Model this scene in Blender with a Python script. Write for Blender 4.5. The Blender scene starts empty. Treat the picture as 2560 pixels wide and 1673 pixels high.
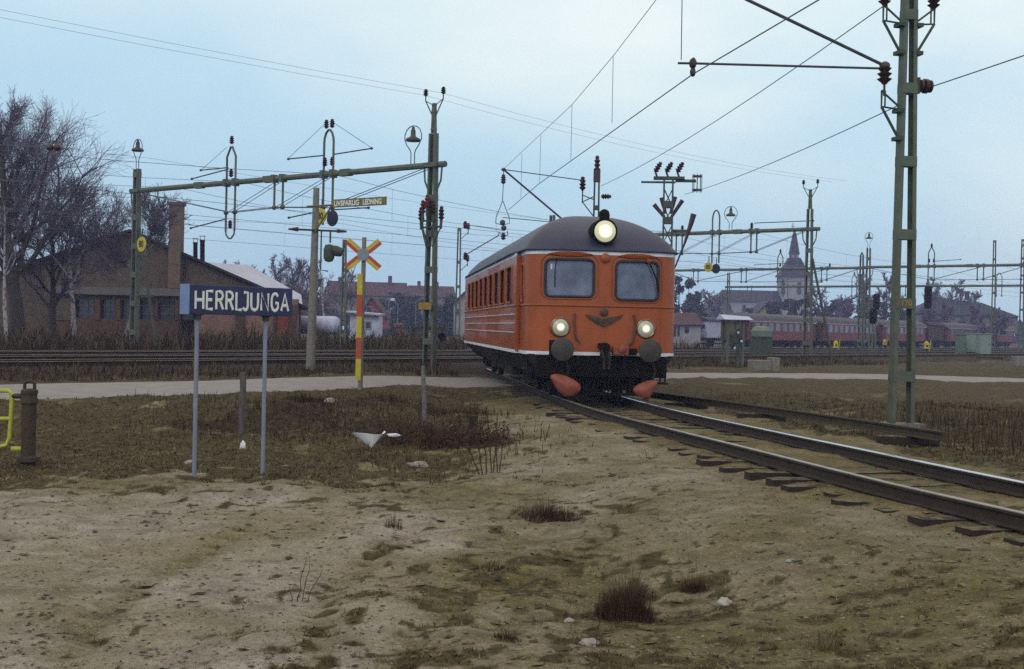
import bpy, math, random
from mathutils import Vector, Matrix, noise
PI = math.pi
random.seed(7)
scene = bpy.context.scene
COL = scene.collection

# ------------------------------------------------------------------ camera model
F, H0, H = 3300.0, 817.0, 1.5
TH = math.atan(.02); CT, ST = math.cos(TH), math.sin(TH)
def at(px, py, D):
    """point seen at photo pixel (px,py) standing D metres away"""
    u = px-1280; v = H0-py
    return Vector((D/F*(u*CT-v*ST), D, H+D/F*(u*ST+v*CT)))
def gnd(px, py, z=0.0):
    u = px-1280; v = H0-py
    D = -F*(H-z)/(u*ST+v*CT)
    return at(px, py, D)
# main line axes: A runs along the tracks, N across them
PH = math.radians(40)
AX = Vector((math.sin(PH), math.cos(PH), 0)); NX = Vector((math.cos(PH), -math.sin(PH), 0))
def ml(s, t, z=0.0):
    p = NX*s+AX*t
    return Vector((p.x, p.y, z))

# ------------------------------------------------------------------ mesh builder
class MB:
    def __init__(s): s.v = []; s.f = []
    def add(s, vs, fs, M=None):
        b = len(s.v)
        s.v += [tuple(M @ Vector(p)) if M is not None else tuple(p) for p in vs]
        s.f += [tuple(b+i for i in f) for f in fs]
        return s
    def box(s, c, d, rz=0, M=None, tilt=0):
        x, y, z = d[0]/2, d[1]/2, d[2]/2
        T = Matrix.Translation(Vector(c)) @ Matrix.Rotation(rz, 4, 'Z') @ Matrix.Rotation(tilt, 4, 'Y')
        if M is not None: T = M @ T
        return s.add([(-x,-y,-z),(x,-y,-z),(x,y,-z),(-x,y,-z),(-x,-y,z),(x,-y,z),(x,y,z),(-x,y,z)],
                     [(0,3,2,1),(4,5,6,7),(0,1,5,4),(1,2,6,5),(2,3,7,6),(3,0,4,7)], T)
    def hexa(s, b4, t4):
        return s.add(list(b4)+list(t4), [(0,3,2,1),(4,5,6,7),(0,1,5,4),(1,2,6,5),(2,3,7,6),(3,0,4,7)])
    def tube(s, pts, r, n=6, cap=True, closed=False):
        pts = [Vector(p) for p in pts]
        m = len(pts); b = len(s.v)
        rs = r if isinstance(r, (list, tuple)) else [r]*m
        up = None
        for i, p in enumerate(pts):
            if closed: d = pts[(i+1) % m]-pts[i-1]
            else: d = pts[min(i+1, m-1)]-pts[max(i-1, 0)]
            if d.length < 1e-9: d = Vector((0,0,1))
            d.normalize()
            if up is None:
                up = Vector((0,0,1)) if abs(d.z) < .9 else Vector((1,0,0))
            x = d.cross(up)
            if x.length < 1e-6: x = d.orthogonal()
            x.normalize(); y = d.cross(x).normalized(); up = -y if (-y).dot(up) > 0 else y
            for k in range(n):
                a = 2*PI*k/n
                q = p+(x*math.cos(a)+y*math.sin(a))*rs[i]
                s.v.append(tuple(q))
        for i in range(m if closed else m-1):
            j = (i+1) % m
            for k in range(n):
                l = (k+1) % n
                s.f.append((b+i*n+k, b+i*n+l, b+j*n+l, b+j*n+k))
        if cap and not closed:
            s.f.append(tuple(b+k for k in reversed(range(n)))); s.f.append(tuple(b+(m-1)*n+k for k in range(n)))
        return s
    def cyl(s, p0, p1, r0, r1=None, n=12): return s.tube([p0, p1], [r0, r0 if r1 is None else r1], n)
    def lathe(s, prof, n=16, M=None):
        b = len(s.v); fs = []; vs = []
        for (r, z) in prof:
            for k in range(n):
                a = 2*PI*k/n; vs.append((r*math.cos(a), r*math.sin(a), z))
        for i in range(len(prof)-1):
            for k in range(n):
                l = (k+1) % n; fs.append((i*n+k, i*n+l, (i+1)*n+l, (i+1)*n+k))
        fs.append(tuple(reversed(range(n)))); fs.append(tuple((len(prof)-1)*n+k for k in range(n)))
        return s.add(vs, fs, M)
    def prism(s, poly, y0, y1, M=None):
        """polygon in x,z extruded along y"""
        n = len(poly)
        vs = [(p[0], y0, p[1]) for p in poly]+[(p[0], y1, p[1]) for p in poly]
        fs = [tuple(range(n)), tuple(reversed(range(n, 2*n)))]
        fs += [(i, i+n, (i+1) % n+n, (i+1) % n) for i in range(n)]
        return s.add(vs, fs, M)
    def blob(s, c, r, seed=0, rough=.2, nu=10, nv=7):
        vs = []; fs = []
        for j in range(nv+1):
            th = PI*j/nv
            for i in range(nu):
                a = 2*PI*i/nu
                d = Vector((math.sin(th)*math.cos(a), math.sin(th)*math.sin(a), math.cos(th)))
                k = 1+rough*noise.noise(d*1.7+Vector((seed*3.1, seed, 0)))
                vs.append((c[0]+d.x*r[0]*k, c[1]+d.y*r[1]*k, c[2]+d.z*r[2]*k))
        for j in range(nv):
            for i in range(nu):
                l = (i+1) % nu; fs.append((j*nu+i, (j+1)*nu+i, (j+1)*nu+l, j*nu+l))
        return s.add(vs, fs)
    def build(s, name, mat=None, parent=None, label=None, smooth=True, bevel=0, ang=38):
        me = bpy.data.meshes.new(name); me.from_pydata(s.v, [], s.f); me.update()
        if mat is not None: me.materials.append(mat)
        if smooth:
            me.polygons.foreach_set('use_smooth', [True]*len(me.polygons))
            me.set_sharp_from_angle(angle=math.radians(ang))
        o = bpy.data.objects.new(name, me); COL.objects.link(o)
        if parent is not None: o.parent = parent
        if label: o['label'] = label
        if bevel:
            b = o.modifiers.new('bevel', 'BEVEL'); b.width = bevel; b.segments = 2; b.limit_method = 'ANGLE'
        return o
def tag(o, label, cat, group=None):
    o['label'] = label; o['category'] = cat
    if group: o['group'] = group
    return o
def thing(name, label, cat, loc=(0,0,0), rz=0, group=None):
    o = bpy.data.objects.new(name, None); COL.objects.link(o)
    o.location = loc; o.rotation_euler = (0,0,rz); o.empty_display_size = .3
    return tag(o, label, cat, group)
def struct(o, kind='structure'): o['kind'] = kind; return o
def copy_tree(o, parent=None):
    c = o.copy(); COL.objects.link(c)
    if parent is not None: c.parent = parent
    for ch in list(o.children): copy_tree(ch, c)
    return c
def text_mb(txt, size, depth, bold=0.0, sx=1.0, M=None, align='LEFT', spacing=1.0):
    cu = bpy.data.curves.new('lettering', 'FONT'); cu.body = txt; cu.size = size; cu.extrude = depth; cu.offset = bold
    cu.align_x = align; cu.align_y = 'CENTER'; cu.space_character = spacing; cu.resolution_u = 4
    o = bpy.data.objects.new('lettering', cu); COL.objects.link(o)
    dg = bpy.context.evaluated_depsgraph_get(); dg.update()
    me = bpy.data.meshes.new_from_object(o.evaluated_get(dg))
    m = MB(); T = Matrix.Rotation(PI/2, 4, 'X') @ Matrix.Diagonal((sx,1,1,1))
    if M is not None: T = M @ T
    m.add([v.co for v in me.vertices], [tuple(p.vertices) for p in me.polygons], T)
    bpy.data.objects.remove(o); bpy.data.curves.remove(cu); bpy.data.meshes.remove(me)
    return m

# ------------------------------------------------------------------ materials
def M(name, c1, c2=None, scale=6.0, rough=.7, metal=0.0, bump=0.0, bscale=30.0, coat=0.0, c3=None, spec=.4, lo=.35, hi=.65, stretch=(1,1,1)):
    m = bpy.data.materials.new(name); m.use_nodes = True
    nt = m.node_tree; b = nt.nodes['Principled BSDF']; L = nt.links.new
    b.inputs['Roughness'].default_value = rough; b.inputs['Metallic'].default_value = metal
    b.inputs['Specular IOR Level'].default_value = spec; b.inputs['Coat Weight'].default_value = coat
    c2 = c2 or tuple(x*.72 for x in c1)
    tc = nt.nodes.new('ShaderNodeTexCoord'); mp = nt.nodes.new('ShaderNodeMapping'); mp.inputs['Scale'].default_value = stretch
    L(tc.outputs['Object'], mp.inputs['Vector'])
    n = nt.nodes.new('ShaderNodeTexNoise'); n.inputs['Scale'].default_value = scale; n.inputs['Detail'].default_value = 6
    n.inputs['Roughness'].default_value = .65
    L(mp.outputs[0], n.inputs['Vector'])
    r = nt.nodes.new('ShaderNodeValToRGB'); e = r.color_ramp.elements
    e[0].position = lo; e[0].color = (*c2, 1); e[1].position = hi; e[1].color = (*c1, 1)
    if c3:
        q = e.new((lo+hi)/2); q.color = (*c3, 1)
    L(n.outputs['Fac'], r.inputs['Fac']); L(r.outputs['Color'], b.inputs['Base Color'])
    if bump:
        n2 = nt.nodes.new('ShaderNodeTexNoise'); n2.inputs['Scale'].default_value = bscale; n2.inputs['Detail'].default_value = 4
        L(mp.outputs[0], n2.inputs['Vector'])
        bm = nt.nodes.new('ShaderNodeBump'); bm.inputs['Strength'].default_value = bump; bm.inputs['Distance'].default_value = .02
        L(n2.outputs['Fac'], bm.inputs['Height']); L(bm.outputs['Normal'], b.inputs['Normal'])
    return m
def emit(name, edge, core, s_core, s_edge, rad):
    """lit lamp glass: bright filament in the middle falling off over the reflector, in the lamp's own coordinates"""
    m = bpy.data.materials.new(name); m.use_nodes = True; nt = m.node_tree; L = nt.links.new
    b = nt.nodes['Principled BSDF']; b.inputs['Base Color'].default_value = (.35,.34,.28,1); b.inputs['Roughness'].default_value = .15
    tc = nt.nodes.new('ShaderNodeTexCoord'); vl = nt.nodes.new('ShaderNodeVectorMath'); vl.operation = 'LENGTH'
    L(tc.outputs['Object'], vl.inputs[0])
    mr = nt.nodes.new('ShaderNodeMapRange'); mr.inputs['From Min'].default_value = rad*.18; mr.inputs['From Max'].default_value = rad*.85
    L(vl.outputs['Value'], mr.inputs['Value'])
    r = nt.nodes.new('ShaderNodeValToRGB'); e = r.color_ramp.elements
    e[0].color = (*core, 1); e[1].color = (*edge, 1); q = e.new(.35); q.color = tuple((a*.5+c*.5) for a, c in zip(edge, core))+(1,)
    L(mr.outputs[0], r.inputs['Fac']); L(r.outputs['Color'], b.inputs['Emission Color'])
    ms = nt.nodes.new('ShaderNodeMapRange'); ms.inputs['From Min'].default_value = 0; ms.inputs['From Max'].default_value = 1
    ms.inputs['To Min'].default_value = s_core; ms.inputs['To Max'].default_value = s_edge
    pw = nt.nodes.new('ShaderNodeMath'); pw.operation = 'POWER'; pw.inputs[1].default_value = .5
    L(mr.outputs[0], pw.inputs[0]); L(pw.outputs[0], ms.inputs['Value']); L(ms.outputs[0], b.inputs['Emission Strength'])
    return m
def glass(name, tint, dirt_sheen, w_dirt_sheen=.35, rough=.06):
    m = bpy.data.materials.new(name); m.use_nodes = True; nt = m.node_tree; L = nt.links.new
    nt.nodes.remove(nt.nodes['Principled BSDF']); out = nt.nodes['Material Output']
    tr = nt.nodes.new('ShaderNodeBsdfTransparent'); tr.inputs[0].default_value = (*tint, 1)
    gl = nt.nodes.new('ShaderNodeBsdfGlossy'); gl.inputs['Roughness'].default_value = rough; gl.inputs['Color'].default_value = (.9,.92,1,1)
    df = nt.nodes.new('ShaderNodeBsdfDiffuse'); df.inputs[0].default_value = (*dirt_sheen, 1)  # dirt film whose diffuse colour also stands in for reflected light
    fr = nt.nodes.new('ShaderNodeFresnel'); fr.inputs[0].default_value = 1.6
    n = nt.nodes.new('ShaderNodeTexNoise'); n.inputs['Scale'].default_value = 2.2; n.inputs['Detail'].default_value = 5
    mr = nt.nodes.new('ShaderNodeMapRange'); mr.inputs['From Min'].default_value = .3; mr.inputs['From Max'].default_value = .7
    mr.inputs['To Min'].default_value = w_dirt_sheen*.6; mr.inputs['To Max'].default_value = w_dirt_sheen*1.4
    L(n.outputs['Fac'], mr.inputs['Value'])
    a = nt.nodes.new('ShaderNodeMixShader'); b = nt.nodes.new('ShaderNodeMixShader')
    L(mr.outputs[0], a.inputs[0]); L(tr.outputs[0], a.inputs[1]); L(df.outputs[0], a.inputs[2])
    L(fr.outputs[0], b.inputs[0]); L(a.outputs[0], b.inputs[1]); L(gl.outputs[0], b.inputs[2]); L(b.outputs[0], out.inputs['Surface'])
    return m

m_orange = M('orange_paint', (.345,.073,.008), (.24,.048,.006), scale=2.2, rough=.36, spec=.3, coat=.22, bump=.03, bscale=3, lo=.28, hi=.60, stretch=(1,1,.35))
m_orange2 = M('orange_trim', (.30,.065,.008), (.22,.045,.006), scale=4, rough=.45)
m_white = M('white_paint', (.72,.74,.80), (.56,.57,.62), scale=5, rough=.45)
m_roof = M('slate_roof_paint', (.026,.031,.072), (.016,.018,.040), scale=1.2, rough=.5, bump=.05, bscale=6)
m_black = M('oily_black', (.013,.010,.007), (.006,.005,.004), scale=5, rough=.9, bump=.2, spec=.1)
m_skirt = M('dusty_underframe', (.048,.040,.028), (.018,.014,.010), scale=3, rough=.9, bump=.2, spec=.15)
m_buf = M('greased_iron', (.055,.045,.035), (.03,.025,.02), scale=6, rough=.55, bump=.1)
m_red = M('faded_red_plate', (.27,.080,.050), (.20,.040,.022), scale=3, rough=.55)
m_bronze = M('bronze_emblem', (.092,.054,.030), (.055,.034,.02), scale=14, rough=.5, metal=.3)
m_gasket = M('window_rubber', (.02,.02,.025), rough=.6)
m_glass1 = glass('windscreen_glass', (.70,.74,.9), (.22,.25,.38), .50)
m_glass2 = glass('side_window_glass', (.25,.25,.32), (.24,.17,.19), .5)  # pinkish reflections painted into the film colour of the side panes
m_inter = M('dim_interior', (.10,.11,.16), (.06,.065,.10), scale=2, rough=.8)
m_lampglass = emit('lit_headlamp', (.50,.46,.30), (1.0,.95,.70), 7.0, .16, .13)
m_topglass = emit('lit_roof_lamp', (.75,.76,.42), (1.0,1.0,.80), 7.0, .50, .19)
m_chrome = M('lamp_rim', (.25,.22,.16), (.14,.12,.09), scale=8, rough=.3, metal=.8)
m_green = M('green_mast_paint', (.098,.118,.086), (.066,.080,.056), scale=4, rough=.6, bump=.08, c3=(.084,.100,.072))
m_greend = M('dark_green_steel', (.050,.066,.044), (.03,.04,.026), scale=5, rough=.65)
m_insul = M('brown_porcelain', (.045,.016,.012), (.03,.012,.01), scale=6, rough=.3)
m_insulr = M('red_porcelain', (.16,.04,.035), (.09,.02,.02), scale=6, rough=.35)
m_steel = M('galvanised_steel', (.16,.18,.21), (.10,.115,.14), scale=8, rough=.5, metal=.4)
m_wire = M('dark_wire', (.10,.12,.17), rough=.5)
m_tube = M('dark_tube', (.045,.048,.065), (.03,.03,.04), rough=.55)
m_shade = M('lamp_enamel', (.045,.05,.035), rough=.5)
m_signblue = M('sign_blue_enamel', (.020,.024,.090), (.013,.015,.058), scale=3, rough=.4, spec=.4)
m_signside = M('sign_side_grey_blue', (.17,.24,.42), (.13,.19,.34), scale=3, rough=.5)
m_letter = M('sign_white_enamel', (.72,.73,.70), (.6,.6,.56), scale=8, rough=.4)
m_post = M('grey_post_paint', (.20,.225,.29), (.155,.18,.22), scale=5, rough=.55)
m_yellow = M('yellow_paint', (.50,.42,.022), (.42,.33,.016), scale=5, rough=.5)
m_yelold = M('old_yellow_plate', (.30,.20,.03), (.24,.15,.02), scale=6, rough=.6)
m_yelgate = M('gate_yellow_paint', (.42,.43,.045), (.32,.32,.03), scale=9, rough=.5, bump=.05)
m_redpaint = M('red_sign_paint', (.42,.065,.018), (.34,.05,.014), scale=5, rough=.5)
m_discback = M('disc_back', (.022,.022,.040), rough=.5)
m_concrete = M('concrete', (.20,.19,.17), (.13,.12,.11), scale=7, rough=.85, bump=.25, bscale=40)
m_olive = M('olive_sign_plate', (.155,.135,.03), (.11,.095,.02), scale=6, rough=.55)
m_rust = M('rusty_iron', (.060,.028,.014), (.022,.012,.008), scale=11, rough=.8, bump=.4, c3=(.042,.034,.02))
m_railside = M('rail_side_rust', (.036,.021,.011), (.017,.010,.006), scale=6, rough=.8, bump=.2)
m_railtop = M('rail_running_surface', (.75,.77,.82), (.60,.61,.64), scale=3, rough=.22, metal=.9, stretch=(1,1,1))
m_railtopb = M('rail_dull_surface', (.34,.30,.24), (.22,.19,.15), scale=3, rough=.38, metal=.7)
m_sleeper = M('sleeper_wood', (.032,.022,.013), (.014,.010,.007), scale=8, rough=.9, bump=.4, stretch=(.5,3,3))
m_bark = M('dark_bark', (.050,.040,.034), (.022,.018,.016), scale=4, rough=.9)
m_twig = M('bare_twigs', (.150,.115,.175), (.095,.072,.110), scale=1, rough=.9)  # haze put into the twig colour: paler and more purple
m_birch = M('birch_bark', (.30,.28,.30), (.08,.07,.07), scale=5, rough=.8, lo=.42, hi=.5)
m_conifer = M('dark_foliage', (.030,.038,.040), (.014,.018,.020), scale=1, rough=.9)
m_brush = M('brown_brush', (.060,.042,.020), (.026,.018,.008), scale=1, rough=.95)
m_litter = M('white_litter', (.74,.74,.78), (.6,.6,.64), scale=14, rough=.6)
m_stone = M('pale_stone', (.29,.275,.25), (.17,.155,.13), scale=9, rough=.85, bump=.3)
m_wood = M('weathered_post', (.115,.10,.095), (.05,.042,.036), scale=7, rough=.9, bump=.3, stretch=(3,3,.6))
# ------------------------------------------------------------------ camera, sun, sky, air
cam = bpy.data.cameras.new('camera'); cam.sensor_width = 36; cam.lens = 36*F/2560
cam.shift_y = -(836.5-H0)/2560; cam.clip_end = 3000; cam.clip_start = .1
camo = bpy.data.objects.new('camera', cam); COL.objects.link(camo)
camo.matrix_world = Matrix.Translation((0,0,H)) @ Matrix.Rotation(PI/2, 4, 'X') @ Matrix.Rotation(TH, 4, 'Z')
scene.camera = camo
SUN_EL, SUN_AZ = math.radians(34), math.radians(205)          # azimuth clockwise from +Y: behind the camera, to its left
sd = Vector((math.sin(SUN_AZ)*math.cos(SUN_EL), math.cos(SUN_AZ)*math.cos(SUN_EL), math.sin(SUN_EL)))
sl = bpy.data.lights.new('sun', 'SUN'); sl.energy = .6; sl.angle = math.radians(24); sl.color = (1,.95,.87)
so = bpy.data.objects.new('sun', sl); COL.objects.link(so); so.rotation_euler = sd.to_track_quat('Z', 'Y').to_euler()
w = bpy.data.worlds.new('World'); scene.world = w; w.use_nodes = True
nt = w.node_tree; L = nt.links.new; bg = nt.nodes['Background']
sky = nt.nodes.new('ShaderNodeTexSky'); sky.sky_type = 'NISHITA'; sky.sun_disc = False
sky.sun_elevation = SUN_EL; sky.sun_rotation = SUN_AZ; sky.air_density = 1.2; sky.dust_density = 2.5
tc = nt.nodes.new('ShaderNodeTexCoord'); sp = nt.nodes.new('ShaderNodeSeparateXYZ'); L(tc.outputs['Generated'], sp.inputs[0])
mp = nt.nodes.new('ShaderNodeMapping'); mp.inputs['Scale'].default_value = (1,1,2.4); L(tc.outputs['Generated'], mp.inputs[0])
n1 = nt.nodes.new('ShaderNodeTexNoise'); n1.inputs['Scale'].default_value = 3.2; n1.inputs['Detail'].default_value = 7; n1.inputs['Roughness'].default_value = .5; n1.inputs['Distortion'].default_value = .3
L(mp.outputs[0], n1.inputs['Vector'])
# overcast brightens upwards and towards the right of the view
el = nt.nodes.new('ShaderNodeMapRange'); el.inputs['From Min'].default_value = .0; el.inputs['From Max'].default_value = .30; L(sp.outputs['Z'], el.inputs['Value'])
ex = nt.nodes.new('ShaderNodeMapRange'); ex.inputs['From Min'].default_value = -.45; ex.inputs['From Max'].default_value = .45; ex.inputs['To Min'].default_value = -.22; ex.inputs['To Max'].default_value = .22; L(sp.outputs['X'], ex.inputs['Value'])
nn = nt.nodes.new('ShaderNodeMapRange'); nn.inputs['From Min'].default_value = .3; nn.inputs['From Max'].default_value = .7; nn.inputs['To Min'].default_value = -.27; nn.inputs['To Max'].default_value = .27; L(n1.outputs['Fac'], nn.inputs['Value'])
a1 = nt.nodes.new('ShaderNodeMath'); a1.operation = 'ADD'; L(el.outputs[0], a1.inputs[0]); L(ex.outputs[0], a1.inputs[1])
a2 = nt.nodes.new('ShaderNodeMath'); a2.operation = 'ADD'; a2.use_clamp = True; L(a1.outputs[0], a2.inputs[0]); L(nn.outputs[0], a2.inputs[1])
rp = nt.nodes.new('ShaderNodeValToRGB'); e = rp.color_ramp.elements
e[0].position = 0; e[0].color = (.46,.70,.88,1); e[1].position = 1; e[1].color = (.90,.99,.96,1)
q = e.new(.35); q.color = (.53,.76,.90,1); q = e.new(.7); q.color = (.70,.87,.93,1)
L(a2.outputs[0], rp.inputs['Fac'])
sc1 = nt.nodes.new('ShaderNodeVectorMath'); sc1.operation = 'SCALE'; sc1.inputs['Scale'].default_value = 10.0; zf = nt.nodes.new('ShaderNodeMapRange'); zf.inputs['From Min'].default_value = .30; zf.inputs['From Max'].default_value = .55; L(sp.outputs['Z'], zf.inputs['Value'])
zm = nt.nodes.new('ShaderNodeMix'); zm.data_type = 'RGBA'; L(zf.outputs[0], zm.inputs['Factor']); L(rp.outputs['Color'], zm.inputs['A']); zm.inputs['B'].default_value = (.98,.92,.84,1)   # whiter overcast overhead
L(zm.outputs['Result'], sc1.inputs[0])
mx = nt.nodes.new('ShaderNodeMix'); mx.data_type = 'RGBA'; mx.inputs['Factor'].default_value = .86
L(sky.outputs[0], mx.inputs['A']); L(sc1.outputs[0], mx.inputs['B'])
L(mx.outputs['Result'], bg.inputs['Color']); bg.inputs['Strength'].default_value = .10
scene.view_settings.view_transform = 'Standard'; scene.view_settings.look = 'None'; scene.view_settings.gamma = 1; scene.view_settings.exposure = .12
scene.view_settings.use_curve_mapping = False
cy = scene.cycles; cy.use_denoising = False; cy.max_bounces = 8; cy.volume_bounces = 0; cy.transparent_max_bounces = 12; cy.caustics_reflective = False; cy.caustics_refractive = False
try: cy.denoiser = 'OPENIMAGEDENOISE'
except Exception: pass

hz = MB().box((60,205,13.0), (1000,520,31)).build('haze', None, smooth=False); struct(hz, 'stuff')
hm = bpy.data.materials.new('haze_air'); hm.use_nodes = True; nt = hm.node_tree; nt.nodes.remove(nt.nodes['Principled BSDF'])
pv = nt.nodes.new('ShaderNodeVolumePrincipled'); pv.inputs['Color'].default_value = (.50,.56,.97,1); pv.inputs['Density'].default_value = .00085; pv.inputs['Anisotropy'].default_value = .1
nt.links.new(pv.outputs[0], nt.nodes['Material Output'].inputs['Volume']); hz.data.materials.append(hm)
hz.display_type = 'WIRE'

# ------------------------------------------------------------------ terrain
CEN = [(-20,17.5),(-10,13.0),(0,8.9),(5,7.05),(8,6.1),(11.3,5.18),(13.6,4.57),(17.5,3.75),(20,3.22),(24,2.43),(28,1.86),(31,1.56),(36,1.04),(42,.41),(47,-.11),(52,-.62)]
def cx(y):
    if y <= CEN[0][0]: return CEN[0][1]
    for i in range(len(CEN)-1):
        a, b = CEN[i], CEN[i+1]
        if y <= b[0]:
            p = CEN[max(i-1,0)]; n = CEN[min(i+2,len(CEN)-1)]
            ta = (b[1]-p[1])/(b[0]-p[0]) if i else (b[1]-a[1])/(b[0]-a[0]); tb = (n[1]-a[1])/(n[0]-a[0])
            h = b[0]-a[0]; u = (y-a[0])/h
            return (2*u**3-3*u*u+1)*a[1]+(u**3-2*u*u+u)*h*ta+(-2*u**3+3*u*u)*b[1]+(u**3-u*u)*h*tb
    return CEN[-1][1]
def sm(a, b, x):
    t = min(1, max(0, (x-a)/(b-a))); return t*t*(3-2*t)
ROADLO = [(-30,3),(-14,19.5),(-9.5,24.7),(-7.4,26.9),(-5.8,29.0),(-4.0,31.2),(-2.8,33.4),(-1.4,35.2),(1.5,38.5),(6.0,43.4),(12.8,48),(17,50.2),(30,56),(60,70)]
ROADUP = [(-33,8),(-17,25),(-11.3,31.0),(-8.2,34.0),(-7.2,36),(-4.7,39.4),(-2,42.2),(1.5,44.8),(5.6,47.6),(13.7,51.5),(18.4,54),(32,60),(62,75)]
def to_ts(L_): return sorted((x*AX.x+y*AX.y, x*NX.x+y*NX.y) for x, y in L_)
RLO, RUP = to_ts(ROADLO), to_ts(ROADUP)
def lin(L_, t):
    if t <= L_[0][0]: return L_[0][1]
    for a, b in zip(L_, L_[1:]):
        if t <= b[0]: return a[1]+(b[1]-a[1])*(t-a[0])/(b[0]-a[0])
    return L_[-1][1]
def road_in(x, y):
    """>0 inside the gravel road (metres from the nearer edge)"""
    s = x*NX.x+y*NX.y; t = x*AX.x+y*AX.y
    return min(lin(RLO, t)-s, s-lin(RUP, t))
MOUNDS = [(-3.9,24.2,.34,1.2),(-2.5,26.8,.32,1.3),(-5.6,25.2,.14,1.3),(-1.2,24.2,.16,1.1),(-2.6,22.2,.12,1.0),(-4.8,21.5,.10,1.2),(6.5,33,.12,2),(9.3,28.5,.15,1.8),(-1.0,18.5,.08,1.2)]
def nz(x, y, sc, seed=0): return noise.fractal(Vector((x*sc, y*sc, seed)), 1.0, 2.0, 3)
def rut(x, y):
    """depth weight of the wheel ruts in the left foreground"""
    if y > 14 or y < 5 or x > 1.5: return 0
    r = 0
    for x0, k, b_ in ((-2.55,.13,.010),(-1.15,.12,.010),(-3.6,.30,-.004),(-.55,-.16,.012)):
        xc = x0-k*(y-8)+b_*(y-8)**2*4; q = (x-xc)/.13
        if abs(q) < 3: r = max(r, math.exp(-q*q)*(.65+.35*math.sin(y*38+x*9)))
    return r*sm(13.5, 11.5, y)
def zg(x, y, rough=True):
    s = x*NX.x+y*NX.y; d = x-cx(y) if y < 60 else 99
    low = -.42 if d < 0 else -.26
    z = low+(-.04-low)*sm(-17.5, -23.5, s)
    for mx_, my_, mh, mr in MOUNDS:
        q = ((x-mx_)**2+(y-my_)**2)/(mr*mr)
        if q < 6: z += mh*math.exp(-q)
    if y < 56: w_ = 1-(.22*sm(.95,1.35,abs(d))+.78*sm(2.0, 4.8, abs(d)) if d < 0 else sm(1.35, 3.0, abs(d))); z = z+(-.172-z)*w_
    else: w_ = 0
    e_ = sm(-29.6, -31.8, s); t_ = x*AX.x+y*AX.y; z = z+(.14-.72*sm(-52,-60,s)*sm(62,92,t_)-z)*e_
    if rough and y < 80:
        ri = road_in(x, y)
        k = (1-.62*w_)*(1-sm(-.6, .1, ri))*(1-.85*sm(-31.5,-32.5,s))
        z += k*(.11*nz(x, y, .35, 3)+(.035+.05*sm(17,20,y))*nz(x, y, 1.7, 5)+.016*nz(x, y, 5.5, 8))
        z -= .07*sm(-.15, .25, ri)+.048*rut(x, y)
    return z
def patch(x, y):
    return noise.fractal(Vector((x*4.6, y*3.6, 31)), .75, 2.1, 4)*.50+noise.fractal(Vector((x*1.1, y*.9, 37)), 1.0, 2.0, 2)*.20
def cover(x, y):
    """(grass, scrub, ballast) weights"""
    s = x*NX.x+y*NX.y; d = x-cx(y) if y < 60 else 99
    n = nz(x, y, .6, 11); n2 = nz(x, y, 1.6, 15)
    g = .25
    if d < 0:
        g = .35+.12*n
        g += .62*sm(14.4+2.2*n, 18.0+2.2*n, y+.45*max(0,-x-3.4))*(1-sm(-1.25, -.25, x+.45*n))      # dark grass field beyond the sign
        g += .17*sm(-2.8, -.6, x)*(1-sm(9, 14, y))*(1-.75*sm(.8,2.2,x))                                          # mossy right foreground
        g += .14*sm(-1.0,1.0,x)*(1-sm(6.5,9,y)) + .22*(1-sm(-4.2,-2.2,x))*(1-sm(7.6,9.5,y))
        g = g*(1-.45*(1-sm(1.0, 2.4, -d)))
    else:
        g = .15+.75*sm(2.2+.4*n, 3.2+.4*n, d)
        if d < 1: g = .30
    if s < -20: g = max(g, .6) if d > 3 else max(g,.62)
    sc = 0.0
    for mx_, my_, mr in [(-2.2,22.6,1.6),(-.8,20.6,1.2),(-4.0,24.0,1.6),(-3.4,27,1.3),(-1.2,26.6,1.0),(-5.0,22.8,1.2)]:
        sc = max(sc, 1.0*math.exp(-((x-mx_)**2+(y-my_)**2)/(mr*mr))+.3*n2)
    sc = max(sc if d < -.8 else 0, .95*sm(-29.2, -30.2, s))
    if d > 3.4 and y < 45: sc = max(sc, .25+.5*n2)
    b = sm(-31.7, -32.3, s)*(1-sm(-53,-56,s))
    if b > 0: sc = max(sc*(1-b), .15)
    if s < -53: g = .65; sc = .55+.3*n; b = 0
    if y > 60 and s < -53: b = .5*(1-sm(-85,-100,s))*sm(30,60,x*AX.x+y*AX.y)
    tone = (1-sm(-.9, .7, x+.22*(y-9)*.5+.9*n2))*(1-sm(13.5, 16.5, y))
    tone = max(tone, .35*sm(14.5,16,y)*(1-sm(17,18,y))*(1 if x < -1 else 0))
    if -5.2 < d < -1.0 and y > 9: tone = max(tone, .52*sm(1.0,1.7,-d)*(1-sm(3.6,5.2,-d))*sm(9,12,y)*(1-sm(24,29,y)))
    if d < 0 and y < 13: g = g-.16*tone+.22*rut(x, y); tone -= .75*rut(x, y)
    if y > 15: g -= .75*max(0, nz(x, y, .75, 51)-.08)
    if y < 36: g = sm(.36, .68, g+.95*patch(x, y))*.92
    return (min(1,max(0,g)), min(1,max(0,sc)), b, min(1,max(0,tone)))
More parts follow.
